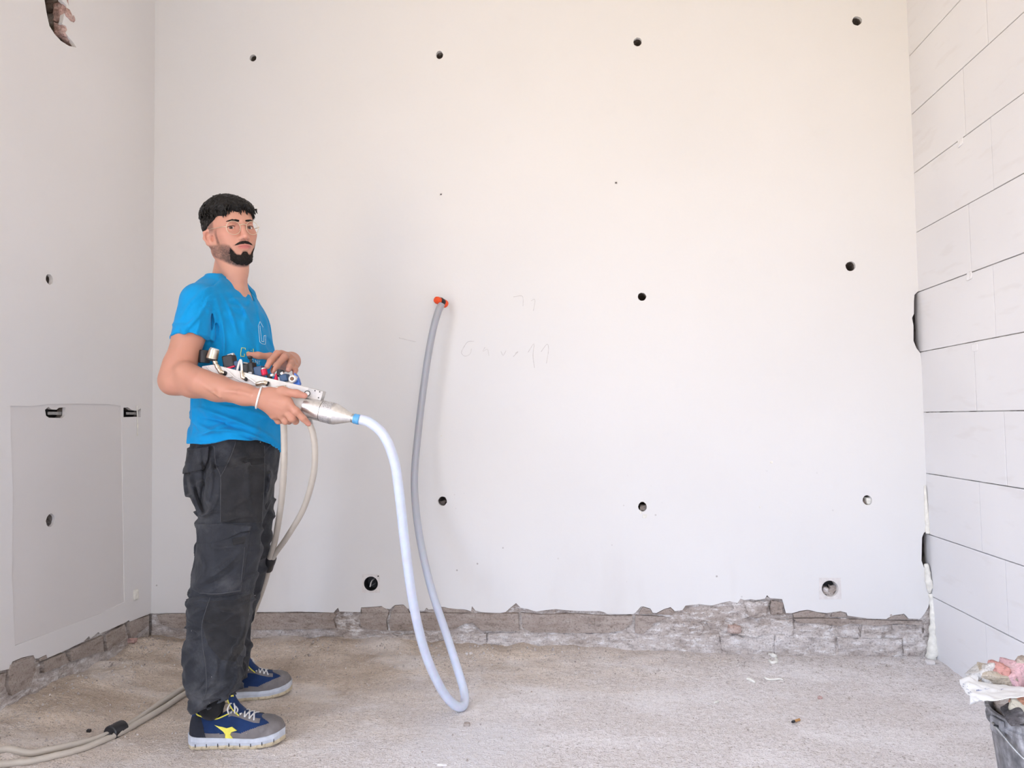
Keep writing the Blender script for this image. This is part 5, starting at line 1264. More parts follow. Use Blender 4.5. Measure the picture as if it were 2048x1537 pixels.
tube('bridge', spline([Hd(GF + 0.003, -0.0125, GU + 0.009), Hd(GF + 0.007, 0, GU + 0.012), Hd(GF + 0.003, 0.0125, GU + 0.009)], 6), 0.0012, M_GOLD, gl, 8)
# ---------------------------------------------------------------- white wristband
wb = empty('wristband', P(521, 797, 2.195), 'thin white band around the near wrist', 'wristband')
d_, u2, w2 = basis(WRR - ELR)
wc = mid(ELR, WRR, 0.965); vw = (wc - CAM) / np.linalg.norm(wc - CAM); axb = d_ - vw * (d_ @ vw) * 0.9; axb /= np.linalg.norm(axb)
u2 = np.cross(axb, [0, 1.0, 0]); u2 /= np.linalg.norm(u2); w2 = np.cross(axb, u2)
an = np.linspace(0, 2 * math.pi, 33)[:, None]; dr = np.cos(an) * u2 + np.sin(an) * w2; rr_ = np.full(33, 0.045)
for _ in range(12): rr_ = rr_ - BODY(wc + dr * rr_[:, None], wc, 0.06) * 0.8
ringp = wc + dr * (rr_[:, None] + 0.0022)
tube('band', np.array(ringp), 0.0030, M_PVC, wb, 8, False)

# ================================================================ CLOTHES
def pix(p):
    c = (np.asarray(p, float) - CAM) @ RW; return np.stack([CX + FPX * c[:, 0] / c[:, 2], CY + FPX * c[:, 1] / c[:, 2]], -1), c[:, 2]
def poly_sd(q, poly):
    """signed distance in 2D, negative inside"""
    poly = np.asarray(poly, float); d = np.full(len(q), 1e9); sgn = np.ones(len(q))
    for i in range(len(poly)):
        a, b = poly[i], poly[i - 1]; e = b - a; w = q - a
        t = np.clip((w @ e) / (e @ e), 0, 1); bb = w - t[:, None] * e; d = np.minimum(d, (bb * bb).sum(1))
        c1 = q[:, 1] >= a[1]; c2 = q[:, 1] < b[1]; c3 = e[0] * w[:, 1] > e[1] * w[:, 0]
        fl = (c1 & c2 & c3) | (~c1 & ~c2 & ~c3); sgn = np.where(fl, -sgn, sgn)
    return sgn * np.sqrt(d)
def ridge(p, seed, w=0.30): return np.exp(-(vnoise(p, seed) / w) ** 2)          # rounded fold crests
def cut_after(F_, o, n):
    """limit the last primitive to the side of plane (o, n) away from n"""
    fn, c, R, k, op = F_.pr[-1]; o = np.asarray(o, np.float32); n = np.asarray(n, np.float32) / np.linalg.norm(n)
    F_.pr[-1] = (lambda p: np.maximum(fn(p), (p - o) @ n), c, R, k, op)

def fold_map(q, folds, near=2.53):
    """raised folds along lines measured on the near side of a garment: (line, height, half-width in pixels)"""
    px, dep = pix(q); out = np.zeros(len(q), np.float32); nearm = (q[:, 1] < near)
    for line, amp, wd in folds:
        L_ = spline([(x, y, 0) for x, y in line], 3)[:, :2]; box_ = nearm & ((px > L_.min(0) - 3 * wd) & (px < L_.max(0) + 3 * wd)).all(1)
        if not box_.any(): continue
        pq = px[box_]; d2 = np.full(len(pq), 1e9); tt_ = np.zeros(len(pq))
        for i in range(len(L_) - 1):
            a, e = L_[i], L_[i + 1] - L_[i]; w = pq - a; t = np.clip((w @ e) / (e @ e), 0, 1); bb = w - t[:, None] * e; dd = (bb * bb).sum(1)
            s = dd < d2; d2 = np.where(s, dd, d2); tt_ = np.where(s, (i + t) / (len(L_) - 1), tt_)
        out[box_] += amp * 1.1 * np.exp(-d2 / (wd * 0.68) ** 2) * np.sin(np.clip(tt_, 0.0, 1) * math.pi * 0.86 + 0.22)
    return out
SHIRT_FOLDS = [([(388,815),(430,828),(480,846),(530,868),(562,892)], 0.010, 7), ([(392,848),(425,862),(455,860),(500,870),(548,894)], 0.010, 6), ([(388,872),(412,866),(440,852),(474,838)], 0.009, 6),
  ([(430,812),(480,818),(520,828),(556,848)], 0.008, 6), ([(432,596),(444,640),(449,690),(446,720)], 0.008, 5), ([(444,588),(462,625),(474,668)], 0.006, 5), ([(456,584),(484,612),(505,650)], 0.005, 5),
  ([(418,596),(398,632),(368,662)], 0.008, 6), ([(408,585),(382,605),(360,640)], 0.005, 6), ([(426,606),(423,645),(420,684)], -0.012, 6), ([(400,640),(392,672)], 0.006, 6), ([(480,700),(486,760),(480,800)], 0.006, 8), ([(515,660),(522,720),(530,790)], 0.005, 7),
  ([(400,835),(440,842),(470,856)], -0.008, 5), ([(470,862),(510,880),(540,884)], -0.007, 5)]
TROUSER_FOLDS = [([(404,900),(410,950),(404,1000),(411,1032)], -0.014, 6), ([(420,905),(424,960),(416,1010)], 0.011, 6), ([(378,960),(392,1005),(408,1038)], 0.010, 6), ([(388,955),(398,1000),(404,1018)], -0.008, 4), ([(440,975),(428,1010),(402,1042)], 0.010, 7),
  ([(384,1172),(430,1146),(484,1104)], 0.012, 9), ([(402,1176),(440,1160),(478,1132)], -0.010, 6), ([(392,1098),(408,1130),(400,1165)], 0.008, 7), ([(376,1197),(410,1191),(450,1194),(498,1186)], -0.013, 5), ([(374,1210),(400,1203),(430,1206)], 0.010, 6),
  ([(376,1240),(398,1222),(424,1214)], 0.009, 6), ([(424,1232),(450,1222),(484,1230)], 0.009, 7), ([(486,1216),(490,1260),(470,1300),(452,1330),(448,1368)], 0.012, 8), ([(470,1312),(476,1350),(462,1382)], 0.010, 6), ([(420,1300),(434,1330),(424,1372)], 0.009, 7),
  ([(384,1424),(412,1398),(446,1378),(480,1352)], 0.012, 7), ([(398,1428),(424,1408),(460,1390)], -0.012, 5), ([(376,1388),(396,1376),(412,1352)], 0.008, 6), ([(500,905),(496,960),(505,1020)], 0.006, 8), ([(540,1000),(536,1060),(528,1110)], 0.010, 7), ([(544,930),(538,975),(528,1005)], 0.010, 6)]
# ---------------------------------------------------------------- t-shirt
SH = Field()
SH.section([row(562, 428, 480, 2.51, .085), row(578, 408, 494, 2.505, .145), row(600, 393, 511, 2.505, .170), row(640, 391, 533, 2.505, .172), row(690, 393, 542, 2.505, .168), row(740, 392, 548, 2.505, .162),
            row(800, 388, 553, 2.51, .157), row(850, 384, 561, 2.515, .161), row(895, 379, 571, 2.52, .176), row(925, 376, 576, 2.52, .182)], 0.02)
SH.cap(NB - [0.0, 0, 0.010], SHR + [0.0, 0, 0.0], 0.050, 0.060, 0.03); SH.cap(NB - [0.0, 0, 0.010], SHL, 0.050, 0.060, 0.03)
SLR = P(380, 690, 2.300); SH.cap(SHR, SLR, 0.0625, 0.0660, 0.012); cut_after(SH, P(381, 679, 2.30), (P(386, 757, 2.27) - SHR))
SLL = mid(SHL, ELL_, 0.55); SH.cap(SHL, SLL, 0.0605, 0.0630, 0.012); cut_after(SH, mid(SHL, ELL_, 0.5), ELL_ - SHL)
hemx = [P(383, 886, 2.5), P(420, 889, 2.42), P(455, 881, 2.37), P(500, 881, 2.37), P(532, 891, 2.42), P(556, 905, 2.48), P(575, 910, 2.5)]
HX = np.array([h[0] for h in hemx]); HZ = np.array([h[2] for h in hemx])
zw0, zw1 = P(460, 905, 2.4)[2], P(460, 780, 2.4)[2]
VN0, VN1 = NB + np.array([-0.012, 0, 0.012]), P(505, 601, 2.505)
def shirt_post(p, d):
    m_ = np.abs(d) < 0.022
    if m_.any():
        q = p[m_]; x, y, z = q.T
        waist = sstep(zw1 + 0.03, zw0 + 0.03, z)
        w = fbm(q * 7, 2, 81)[:, None] * 0.05
        a = ridge((q + w) * np.array([15, 13, 4.0]), 82, 0.18) * 0.0100                                  # hanging folds
        s_ = (q + w) @ np.array([[6.0, 0, 12.0], [0, 7.0, 0], [7.0, 0, 26.0]])
        b = ridge(s_, 83, 0.20) * 0.0170                                                                  # bunching over the hips
        sl = np.exp(-(((x - SLR[0]) / 0.07) ** 2 + ((z - SLR[2] - 0.03) / 0.07) ** 2)) * ((y < 2.4))
        c = ridge((q + w) @ np.array([[18.0, 0, 8.0], [0, 14.0, 0], [-14.0, 0, 16.0]]), 84, 0.25) * 0.0070 * sl
        # pull lines from the armpit to the front
        ap = P(428, 612, 2.36); rel = q - ap; ang = np.arctan2(rel[:, 2], rel[:, 0] + 1e-6); rr = np.linalg.norm(rel, axis=1)
        e = np.cos(ang * 13 + 1.0) * 0.0034 * np.exp(-(rr / 0.12) ** 2) * sstep(0.03, 0.07, rr) * (x > ap[0]) * (y < 2.47)
        d[m_] = d[m_] - (a * (1 - 0.6 * waist) * 0.7 + b * waist * 0.45 + c + e + fold_map(q, SHIRT_FOLDS)) + 0.004
    m_ = d < 0.03
    if m_.any():
        q = p[m_]; x, y, z = q.T
        v = np.maximum(d[m_], np.interp(x, HX, HZ).astype(np.float32) + 0.002 * np.sin(x * 50 + y * 30) - z)
        # V neck
        ab = VN1 - VN0; t = np.clip(((q - VN0) @ ab) / (ab @ ab), 0, 1); dn = np.linalg.norm(q - VN0 - t[:, None] * ab, axis=1) - (0.078 + (0.006 - 0.078) * t)
        o2, e2 = NB + np.array([0.03, 0.02, 0.0]), P(507, 592, 2.56); ab = e2 - o2; t = np.clip(((q - o2) @ ab) / (ab @ ab), 0, 1)
        dn = np.minimum(dn, np.linalg.norm(q - o2 - t[:, None] * ab, axis=1) - (0.058 + (0.022 - 0.058) * t))
        h = np.maximum(0.006 - np.abs(v + dn), 0) / 0.006; d[m_] = np.maximum(v, -dn) + h * h * 0.0015
    return d
SH.post = shirt_post
sv, sq = polygonize(SH, np.array([-1.52, 2.16, zw0 - 0.09]), np.array([-0.93, 2.86, NB[2] + 0.09]), 0.0032)
sv, sq = biggest(sv, sq)
shirt = npmesh('shirt', sv, sq, M_SHIRT, man)

# ---------------------------------------------------------------- work trousers
TR = Field()
TR.section([row(865, 384, 556, 2.525, .158), row(905, 379, 560, 2.53, .164), row(950, 375, 556, 2.535, .166), row(995, 383, 548, 2.54, .155), row(1025, 398, 535, 2.545, .125), row(1050, 425, 515, 2.55, .08), row(1075, 450, 495, 2.55, .03)], 0.03)
legR = [row(930, 380, 540, 2.455, .100), row(985, 384, 533, 2.44, .102), row(1050, 394, 527, 2.425, .100), row(1120, 390, 519, 2.405, .096), row(1175, 379, 510, 2.39, .092), row(1205, 373, 503, 2.383, .090), row(1250, 372, 494, 2.372, .086),
        row(1320, 372, 486, 2.357, .081), row(1370, 375, 483, 2.348, .079), row(1405, 380, 479, 2.341, .076), row(1445, 388, 470, 2.336, .070)]
legL = [row(930, 445, 556, 2.63, .098), row(985, 440, 553, 2.645, .098), row(1050, 434, 549, 2.66, .095), row(1120, 430, 541, 2.675, .092), row(1160, 428, 531, 2.685, .090), row(1200, 426, 517, 2.692, .086), row(1245, 424, 505, 2.70, .083),
        row(1300, 424, 500, 2.705, .079), row(1345, 425, 499, 2.71, .076), row(1395, 432, 494, 2.715, .072)]
TR.section(legR, 0.02); cut_after(TR, P(428, 1406, 2.34), np.array([0.42, 0, -1.0]))
TR.section(legL, 0.02); cut_after(TR, P(468, 1372, 2.715), np.array([0.40, 0, -1.0]))
zk, za = P(430, 1215, 2.37)[2], P(430, 1400, 2.34)[2]
def trouser_post(p, d):
    m_ = np.abs(d) < 0.022
    if m_.any():
        q = p[m_]; x, y, z = q.T; w = fbm(q * 6, 2, 91)[:, None] * 0.06
        big = fbm((q + w) * np.array([8, 8, 6]), 2, 92) * 0.012
        r1 = ridge((q + w) @ np.array([[12.0, 0, 10.0], [0, 10.0, 0], [-16.0, 0, 16.0]]), 93, 0.18) * 0.0160      # diagonal pulls
        ank = sstep(za + 0.14, za, z); knee = np.exp(-((z - zk) / 0.05) ** 2); thigh = np.exp(-((z - zk - 0.33) / 0.10) ** 2) * sstep(-1.13, -1.25, x)
        r2 = ridge((q + w) @ np.array([[7.0, 0, 9.0], [0, 6.0, 0], [4.0, 0, 25.0]]), 94, 0.22) * 0.0150             # stacked folds
        d[m_] = d[m_] - (big + r1 * (0.50 + 0.45 * thigh) + r2 * (ank + 0.75 * knee) * 0.6 + fold_map(q, TROUSER_FOLDS)) + 0.008
    return d
TR.post = trouser_post
tv, tq = polygonize(TR, np.array([-1.50, 2.18, 0.03]), np.array([-0.86, 2.86, P(460, 858, 2.4)[2]]), 0.0037)
tv, tq = biggest(tv, tq)
trousers = npmesh('trousers', tv, tq, M_TROUSER, man)
def patch(name, base, poly, t0, t1, mat, parent, rnd=0.004, h=0.0030, near=2.50, puff=0.0):
    """a flat piece sewn onto a garment: outline given where the photo shows it, thickness t1 above the cloth"""
    poly = np.array(poly, float); pc = np.array([atY(x, y, 2.36) for x, y in poly])
    class S:
        def __call__(s, p, c=None, R=None):
            q, dep = pix(p); e = poly_sd(q, poly) * dep / FPX; out = np.maximum(e, 0.02); m_ = (e < 0.03) & (p[:, 1] < near + 0.03)
            if m_.any():
                d = base(p[m_], c, R); e_ = e[m_]
                k = np.maximum(d - t1 - puff * sstep(0, -0.03, e_), -(d - t0)); hh = np.maximum(rnd - np.abs(k - e_), 0) / rnd
                out[m_] = np.maximum(np.maximum(k, e_) + hh * hh * rnd * 0.25, p[m_, 1] - near)
            return out
    lo = pc.min(0) - 0.05; hi = pc.max(0) + 0.05; lo[1] = 2.2; hi[1] = near + 0.02
    v, q = biggest(*polygonize(S(), lo, hi, h, margin=0.004))
    return npmesh(name, v, q, mat, parent)
patch('thigh_panel', TR, [(474, 880), (530, 884), (529, 960), (526, 1046), (441, 1046), (440, 958), (455, 920)], -0.008, 0.0036, M_TROUSER_PANEL, trousers, 0.002)
patch('knee_panel', TR, [(414, 1203), (470, 1200), (503, 1188), (496, 1250), (487, 1300), (470, 1325), (440, 1320), (415, 1290), (404, 1250)], -0.008, 0.0036, M_TROUSER_PANEL, trousers, 0.002)
cp = patch('cargo_pocket', TR, [(394, 1062), (500, 1064), (494, 1110), (488, 1150), (482, 1184), (440, 1190), (402, 1189), (380, 1178), (384, 1140), (392, 1100)], -0.004, 0.008, M_TROUSER, trousers, 0.006, puff=0.008)
patch('pocket_flap', TR, [(391, 1049), (450, 1048), (503, 1053), (501, 1062), (480, 1066), (458, 1078), (430, 1087), (394, 1087)], 0.006, 0.0175, M_TROUSER, trousers, 0.003)
patch('pocket_tab', TR, [(464, 1078), (491, 1073), (490, 1087), (466, 1092)], 0.008, 0.0200, M_TROUSER_PANEL, trousers, 0.003)
patch('hip_pocket_flap', TR, [(374, 900), (418, 893), (416, 920), (408, 939), (385, 944), (364, 949), (366, 938), (370, 930)], -0.004, 0.014, M_TROUSER, trousers, 0.004)
class SurfTree:
    def __init__(s, v, q): s.t = BVHTree.FromPolygons([Vector(a) for a in v], [tuple(map(int, f)) for f in q])
    def at(s, x, y, lift=0.0):
        d = Vector(ray(x, y)).normalized(); h = s.t.ray_cast(Vector(CAM), d)
        return None if h[0] is None else np.array(h[0]) - np.array(d) * lift
    def near(s, p, lift=0.0):
        h = s.t.find_nearest(Vector(p)); return np.array(h[0]) + np.array(h[1]) * lift
def all_mesh(objs):
    V, Q, o = [], [], 0
    for ob in objs:
        me = ob.data; v = np.zeros(len(me.vertices) * 3, np.float32); me.vertices.foreach_get('co', v); v = v.reshape(-1, 3)
        q = np.zeros(len(me.loops), np.int32); me.loops.foreach_get('vertex_index', q); V.append(v); Q.append(q.reshape(-1, 4) + o); o += len(v)
    return np.concatenate(V), np.concatenate(Q)
tt = SurfTree(*all_mesh([o for o in COL.objects if o.parent == trousers] + [trousers]))
def seam(px, r=0.0011, mat=None, parent=None, tree_=None, name='seam', lift=0.0004):
    pp = spline([(x, y, 0) for x, y in px], 8) if name == 'seam' else [(a[0] + (b[0] - a[0]) * k / 5, a[1] + (b[1] - a[1]) * k / 5, 0) for a, b in zip(px[:-1], px[1:]) for k in range(5 + (b is px[-1]))]; pts = [(tree_ or tt).at(x, y, lift) for x, y, _ in pp]
    run = []
    for p in pts + [None]:
        if p is not None and (not run or np.linalg.norm(p - run[-1]) < 0.03): run.append(p)
        else:
            if len(run) > 3: tube(name, run, r, mat or M_SEAM, parent or trousers, 6)
            run = [] if p is None else [p]
seam([(472, 884), (462, 912), (450, 938), (441, 954)])
seam([(428, 892), (432, 930), (441, 954), (441, 1000), (441, 1046)])
seam([(529, 892), (529, 950), (526, 1010), (522, 1080), (516, 1140), (508, 1185)])
seam([(420, 1196), (412, 1220), (404, 1250), (405, 1290), (411, 1330), (413, 1375), (408, 1400)])
seam([(489, 1095), (486, 1130), (482, 1165)])
seam([(400, 1187), (440, 1188), (480, 1182)])

# shirt print: house outline and lettering, laid on the cloth
M_PRINT_W = plain('white_print', (0.66, 0.78, 0.80), 0.7, bump=0); M_PRINT_Y = plain('yellow_print', (0.62, 0.66, 0.16), 0.7, bump=0)
st_ = SurfTree(sv, sq)
house = [[(519.5, 684), (516.8, 652), (520, 643.5), (526.5, 655)], [(519.8, 652), (523.5, 683)], [(519.5, 684), (524, 688), (531, 689), (531.5, 671), (528, 672), (527.5, 684), (523, 683)]]
for s_ in house: seam(s_, 0.0007, M_PRINT_W, shirt, st_, 'print_line')
letters = {'C': [[(491, 700), (490.5, 696.5), (483, 696), (481.5, 706), (481.5, 713), (488.5, 713.5), (489, 708)]], 'e': [[(493, 709), (499, 707.5), (497.5, 703.5), (493.5, 705), (493, 711), (497, 712)]], 'i': [[(502.5, 704.5), (502.5, 712)], [(502.5, 700.8), (502.6, 702)]],
           'b': [[(506.5, 698), (506.8, 711), (511, 711), (511, 705), (507, 705)]], 'o': [[(516, 706), (520, 706), (520, 711.5), (516, 711.5), (516, 706)]]}
for ch, ss in letters.items():
    for s_ in ss: seam(s_, 0.0011, M_PRINT_Y, shirt, st_, 'print_letter')
for s_ in [[(503, 722), (505, 719), (508, 721), (506, 725), (503, 724)], [(511, 720), (511, 728)], [(515, 721), (515, 729)], [(511, 721), (515, 728)], [(518, 722), (518, 730)], [(516.5, 722), (521, 722.5)]]: seam(s_, 0.0006, M_PRINT_W, shirt, st_, 'print_letter')
# ---------------------------------------------------------------- safety shoes
M_SHOE_BLUE = cloth_mat('navy_mesh', (0.013, 0.034, 0.105), weave=1400, var=0.25)
M_SUEDE = cloth_mat('grey_suede', (0.17, 0.155, 0.15), weave=600, var=0.22, dust=(0.34, 0.32, 0.31))
M_SHOE_BLACK = cloth_mat('black_heel', (0.022, 0.024, 0.032), var=0.2)
M_SOLE = plain('pale_grey_midsole', (0.52, 0.55, 0.60), 0.6, var=0.12, scale=40)
M_OUTSOLE = plain('tan_outsole', (0.52, 0.44, 0.30), 0.7, var=0.15, scale=60)
M_YELLOW = plain('yellow_trim', (0.78, 0.70, 0.10), 0.6, var=0.08, bump=0.05)
M_LACE = plain('off_white_lace', (0.68, 0.67, 0.65), 0.8, var=0.1, scale=300)
def shoe(heel, toe, side, label):
    """side +1: right shoe (outer side towards the camera)"""
    heel = np.array([heel[0], heel[1], 0.0]); toe = np.array([toe[0], toe[1], 0.0]); Ln = np.linalg.norm(toe - heel); d = (toe - heel) / Ln; t_ = np.array([d[1], -d[0], 0]) * side     # t_: outer side
    zf = float(floor_z(heel[0] + d[0] * .15, heel[1] + d[1] * .15)) + 0.001
    S = np.linspace(0, 1, 61)
    wO = np.interp(S, [0, .015, .05, .12, .25, .42, .58, .72, .84, .92, .97, 1.0], [0.004, .020, .030, .0355, .036, .0365, .044, .0495, .047, .039, .026, .004])      # outer half-width
    wI = np.interp(S, [0, .015, .05, .12, .25, .42, .58, .72, .84, .92, .97, 1.0], [0.004, .020, .030, .034, .032, .033, .042, .046, .042, .032, .019, .004])
    zs = np.interp(S, [0, .1, .35, .6, .85, 1.0], [.040, .036, .032, .028, .030, .036])          # top of the midsole
    zt = np.interp(S, [0, .03, .08, .16, .24, .31, .38, .46, .54, .62, .70, .78, .88, .95, .985, 1.0], [.060, .100, .112, .100, .092, .092, .102, .114, .108, .097, .088, .082, .076, .063, .050, .040])
    spring = np.interp(S, [0, .06, .7, .9, 1.0], [.003, 0, 0, .006, .014])
    nK = 28
    def ringpt(i, a, grow_=0.0):
        """a 0..1 from the outer sole line over the top to the inner sole line"""
        ang = math.pi * a; ca, sa = math.cos(ang), math.sin(ang); w = (wO[i] if ca > 0 else wI[i]) + grow_
        H = zt[i] - zs[i] + grow_
        pinch = 1 - 0.30 * sa ** 2 * np.interp(S[i], [0, .3, .5, .7, 1], [.6, .9, .8, .4, 0])
        x = math.copysign(abs(ca) ** 0.62, ca) * w * pinch; z = zs[i] + H * abs(sa) ** 0.8
        return heel + d * S[i] * Ln + t_ * x + np.array([0, 0, z + zf + spring[i] * 0.7])
    NS, NA = 150, 72
    fs = np.linspace(0, 1, NS + 1); fa = np.linspace(0, 1, NA + 1)
    def grid(g):
        sI = lambda v: np.interp(fs, S, v)[:, None]
        ca, sa = np.cos(math.pi * fa)[None], np.sin(math.pi * fa)[None]; w = np.where(ca > 0, sI(wO), sI(wI)) + g
        pinch = 1 - 0.30 * sa ** 2 * np.interp(fs, [0, .3, .5, .7, 1], [.6, .9, .8, .4, 0])[:, None]
        x = np.sign(ca) * np.abs(ca) ** 0.62 * w * pinch; z = sI(zs) + (sI(zt) - sI(zs) + g) * np.abs(sa) ** 0.8
        return heel + d * (fs * Ln)[:, None, None] + t_ * x[..., None] + np.array([0, 0, 1.0]) * (z + zf + sI(spring) * 0.7)[..., None]
    SS, AA = np.meshgrid((fs[:-1] + fs[1:]) / 2, (fa[:-1] + fa[1:]) / 2, indexing='ij'); SY = np.minimum(AA, 1 - AA)     # SY: 0 at the sole, 0.5 on top
    def shell(name, m_, mat, g, parent):
        i, k = np.nonzero(m_); q = np.stack([i * (NA + 1) + k, (i + 1) * (NA + 1) + k, (i + 1) * (NA + 1) + k + 1, i * (NA + 1) + k + 1], -1)
        if side < 0: q = q[:, ::-1]
        v = grid(g).reshape(-1, 3); used = np.unique(q); rm = np.full(len(v), -1); rm[used] = np.arange(len(used))
        return npmesh(name, v[used], rm[q], mat, parent)
    up = root = tag(shell('safety_shoe', SS > -1, M_SHOE_BLUE, 0.0, man), label)
    shell('toe_cap', (SS > 0.86 - 0.10 * np.cos(SY * 6.3) ** 2) | ((SS > 0.58) & (SY < 0.06 + 0.75 * (SS - 0.58))), M_SUEDE, 0.0014, up)
    shell('side_guard', (SS > 0.16) & (SS <= 0.60) & (SY < 0.045 + 0.07 * np.abs(SS - 0.40)), M_SUEDE, 0.0012, up)
    shell('eyestay', (SS > 0.43) & (SS < 0.76) & (SY > 0.27) & (SY < 0.39), M_SUEDE, 0.0016, up)
    shell('heel_counter', (SS < 0.14 + 0.22 * (0.30 - SY)) & (SY < 0.30), M_SHOE_BLACK, 0.0016, up)
    # midsole and outsole with tread notches
    def slab(name, g, za_, zb_, mat, notch):
        V = []; Fc = []; path = [(i, 1) for i in range(61)] + [(i, -1) for i in range(59, 0, -1)]; n = len(path)
        for lay in range(3):
            for i, sd in path:
                w = (wO[i] if sd > 0 else -wI[i]); w = w + sd * g; z0 = za_(i); z1 = zb_(i); z = [z0, (z0 + z1) / 2, z1][lay]
                ex = (0.002 if lay == 1 else 0) * sd; sx = S[i] * Ln + (0.003 if i == 60 else -0.003 if i == 0 else 0)
                nt = 0.0028 * sd if notch and (i % 5 == 0) and lay < 2 else 0
                V.append(heel + d * sx + t_ * (w + ex - nt) + np.array([0, 0, z + zf]))
        for lay in range(2):
            for k in range(n): Fc.append((lay * n + k, lay * n + (k + 1) % n, (lay + 1) * n + (k + 1) % n, (lay + 1) * n + k))
        Fc.append(tuple(range(n - 1, -1, -1))); Fc.append(tuple(2 * n + k for k in range(n)))
        return mesh(name, V, Fc, mat, root)
    slab('midsole', 0.0045, lambda i: 0.011 + spring[i], lambda i: zs[i] + 0.002 + spring[i] * 0.7, M_SOLE, False)
    slab('outsole', 0.0035, lambda i: spring[i] * 0.8, lambda i: 0.0115 + spring[i], M_OUTSOLE, True)
    # sole flex lines
    for i in range(6, 56, 7):
        tube('sole_groove', [heel + d * S[i] * Ln + t_ * (wO[i] + 0.0058) + np.array([0, 0, zf + 0.008 + spring[i]]), heel + d * S[i] * Ln + t_ * (wO[i] + 0.0060) + np.array([0, 0, zf + 0.018 + spring[i]])], 0.0012, M_SHOE_BLACK, root, 5)
    # tongue
    tg = [heel + d * (Ln * s) + np.array([0, 0, zf + z]) for s, z in ((.58, .100), (.51, .120), (.465, .143), (.44, .166))]
    V = []; Fc = []
    for j, c in enumerate(tg):
        for k in range(9):
            u = (k - 4) / 4; V.append(c + t_ * u * (0.026 - 0.002 * j) + d * (-0.012 * u * u) + np.array([0, 0, -0.004 * u * u]))
    for j in range(3):
        for k in range(8): Fc.append((j * 9 + k, j * 9 + k + 1, (j + 1) * 9 + k + 1, (j + 1) * 9 + k))
    to = mesh('tongue', V, Fc, M_SHOE_BLUE, up, True); sm = to.modifiers.new('thickness', 'SOLIDIFY'); sm.thickness = 0.009; sm.offset = 0
    edge = [np.array(V[j * 9 + 8]) if True else 0 for j in range(4)] + [np.array(V[27 + k]) for k in range(7, -1, -1)] + [np.array(V[j * 9]) for j in range(2, -1, -1)]
    tube('tongue_trim', spline(edge, 3), 0.0026, M_YELLOW, up, 6)
    fc_ = np.array(V[2 * 9 + 6]) * 0.5 + np.array(V[3 * 9 + 6]) * 0.5
    lathe('tongue_badge', fc_ + (t_ * 0.4 + d * 0.5) * 0.004, fc_ + (t_ * 0.4 + d * 0.5) * 0.0075, [(0, 0.0055), (1, 0.0055)], M_YELLOW, up, 14)
    # collar trim
    ct = [ringpt(i, 0.33, 0.002) for i in range(26, 4, -2)] + [ringpt(3, 0.5, 0.002)] + [ringpt(i, 0.67, 0.002) for i in range(6, 28, 2)]
    tube('collar_trim', spline(ct, 3), 0.0024, M_YELLOW, up, 6)
    # laces
    lc_ = empty_lace = None
    for j, i in enumerate((27, 30, 33, 36, 39)):
        o0 = ringpt(i, 0.315, 0.004); i0 = ringpt(i, 0.685, 0.004); nx = min(i + 3, 42)
        o1 = ringpt(nx, 0.315, 0.004); i1 = ringpt(nx, 0.685, 0.004); up_ = np.array([0, 0, 0.005])
        for a, b in ((o0, i1), (i0, o1)):
            tube('lace', spline([a, (a * .72 + b * .28) + up_ * 0.9, (a + b) / 2 + up_ * 1.3, (a * .28 + b * .72) + up_ * 0.9, b], 4), 0.0026, M_LACE, root, 6)
    b0 = ringpt(27, 0.45, 0.012)
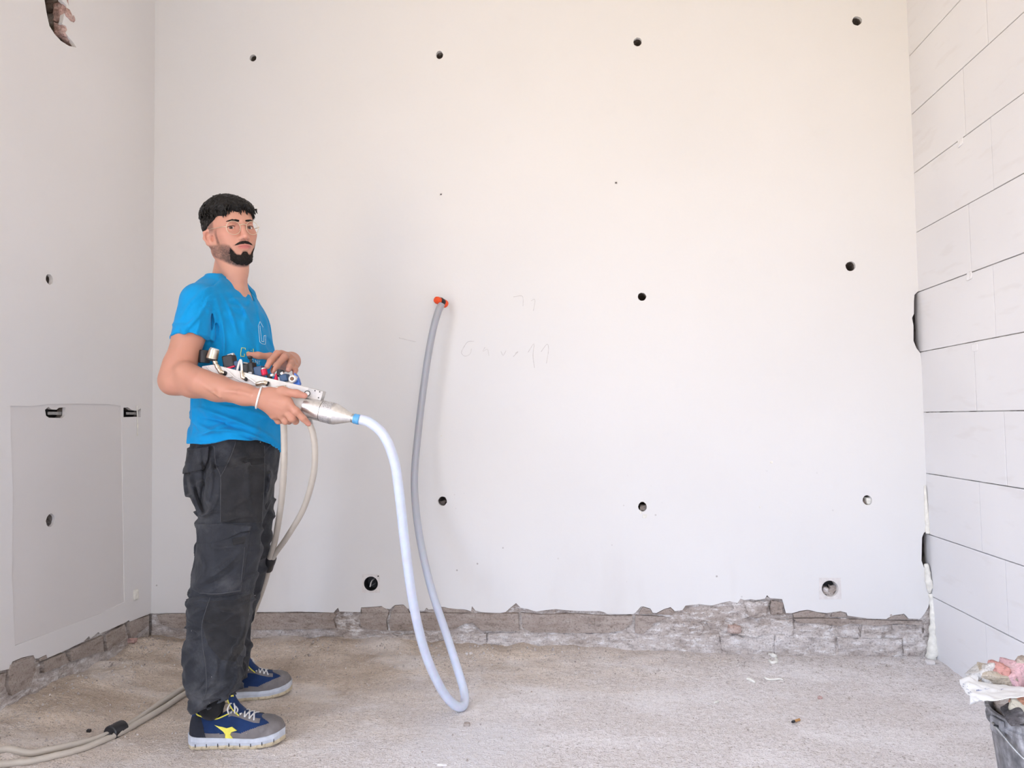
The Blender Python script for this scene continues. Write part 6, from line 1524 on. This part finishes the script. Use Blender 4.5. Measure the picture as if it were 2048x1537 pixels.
    for dx, dy, dz in ((0.6, 1, .4), (-0.4, 1.1, .5), (0.9, .7, -0.2)):
        q = b0 + d * 0.004; e_ = t_ * dy * 0.022 + d * dx * 0.018
        tube('lace', spline([q, q + e_ * 0.6 + [0, 0, 0.016 * dz + .004], q + e_ * 1.2 + [0, 0, 0.010 * dz - 0.004], q + e_ * 1.0 + [0, 0, -0.016]], 5), 0.0024, M_LACE, root, 6)
    # side emblem: a forked yellow flash on the outer side
    def on_side(s, a):
        i = min(max(s * 60, 0), 59.99); i0 = int(i); f = i - i0
        return ringpt(i0, a, 0.0022) * (1 - f) + ringpt(i0 + 1, a, 0.0022) * f
    emb = [(.235, .335), (.30, .300), (.345, .290), (.385, .300), (.405, .315), (.400, .262), (.43, .250), (.465, .238), (.425, .215), (.392, .200), (.405, .165), (.418, .118), (.385, .116), (.335, .125), (.345, .165), (.335, .205), (.305, .262), (.275, .305)]
    if side > 0:
        ut = SurfTree(*all_mesh([up])); ep = [(429,1451),(437,1453.5),(445,1455),(453,1457.5),(464,1454.5),(469,1458.5),(474,1462),(463,1465),(460,1470),(463,1474),(466,1478),(458,1477.5),(450.5,1477),(450.5,1470),(446.5,1464),(438,1457.5)]
        P3 = [ut.at(x, y, 0.0022) for x, y in ep]; P3 = [p for p in P3 if p is not None]; bm = bmesh.new(); vs = [bm.verts.new(tuple(p)) for p in P3]; bm.faces.new(vs); bmesh.ops.triangulate(bm, faces=bm.faces[:])
        eo = bm_obj('emblem', bm, M_YELLOW, up); sm = eo.modifiers.new('thickness', 'SOLIDIFY'); sm.thickness = 0.003; sm.offset = 0
    return up
shoe(NEAR_H, NEAR_T, +1, 'blue and grey safety shoe with yellow flash on the nearer foot')
shoe(FAR_H, FAR_T, -1, 'dusty dark safety shoe on the farther foot, behind the other shoe')
M_SOCK = cloth_mat('black_sock', (0.015, 0.015, 0.016), var=0.3)
for A_, H_, T_, nm in ((ANR, NEAR_H, NEAR_T, 'near'), (ANL, FAR_H, FAR_T, 'far')):
    q = lambda s, z: np.array([*(H_ + (T_ - H_) * s), z])
    pts = spline([A_ + np.array([0, 0, 0.06]), A_ + np.array([0.0, 0, 0.01]), q(0.25, 0.112), q(0.27, 0.085)], 6)
    tube('sock', pts, np.interp(np.linspace(0, 1, len(pts)), [0, .4, .65, .8, 1], [0.040, 0.040, 0.034, 0.027, 0.020]), M_SOCK, man, 20)
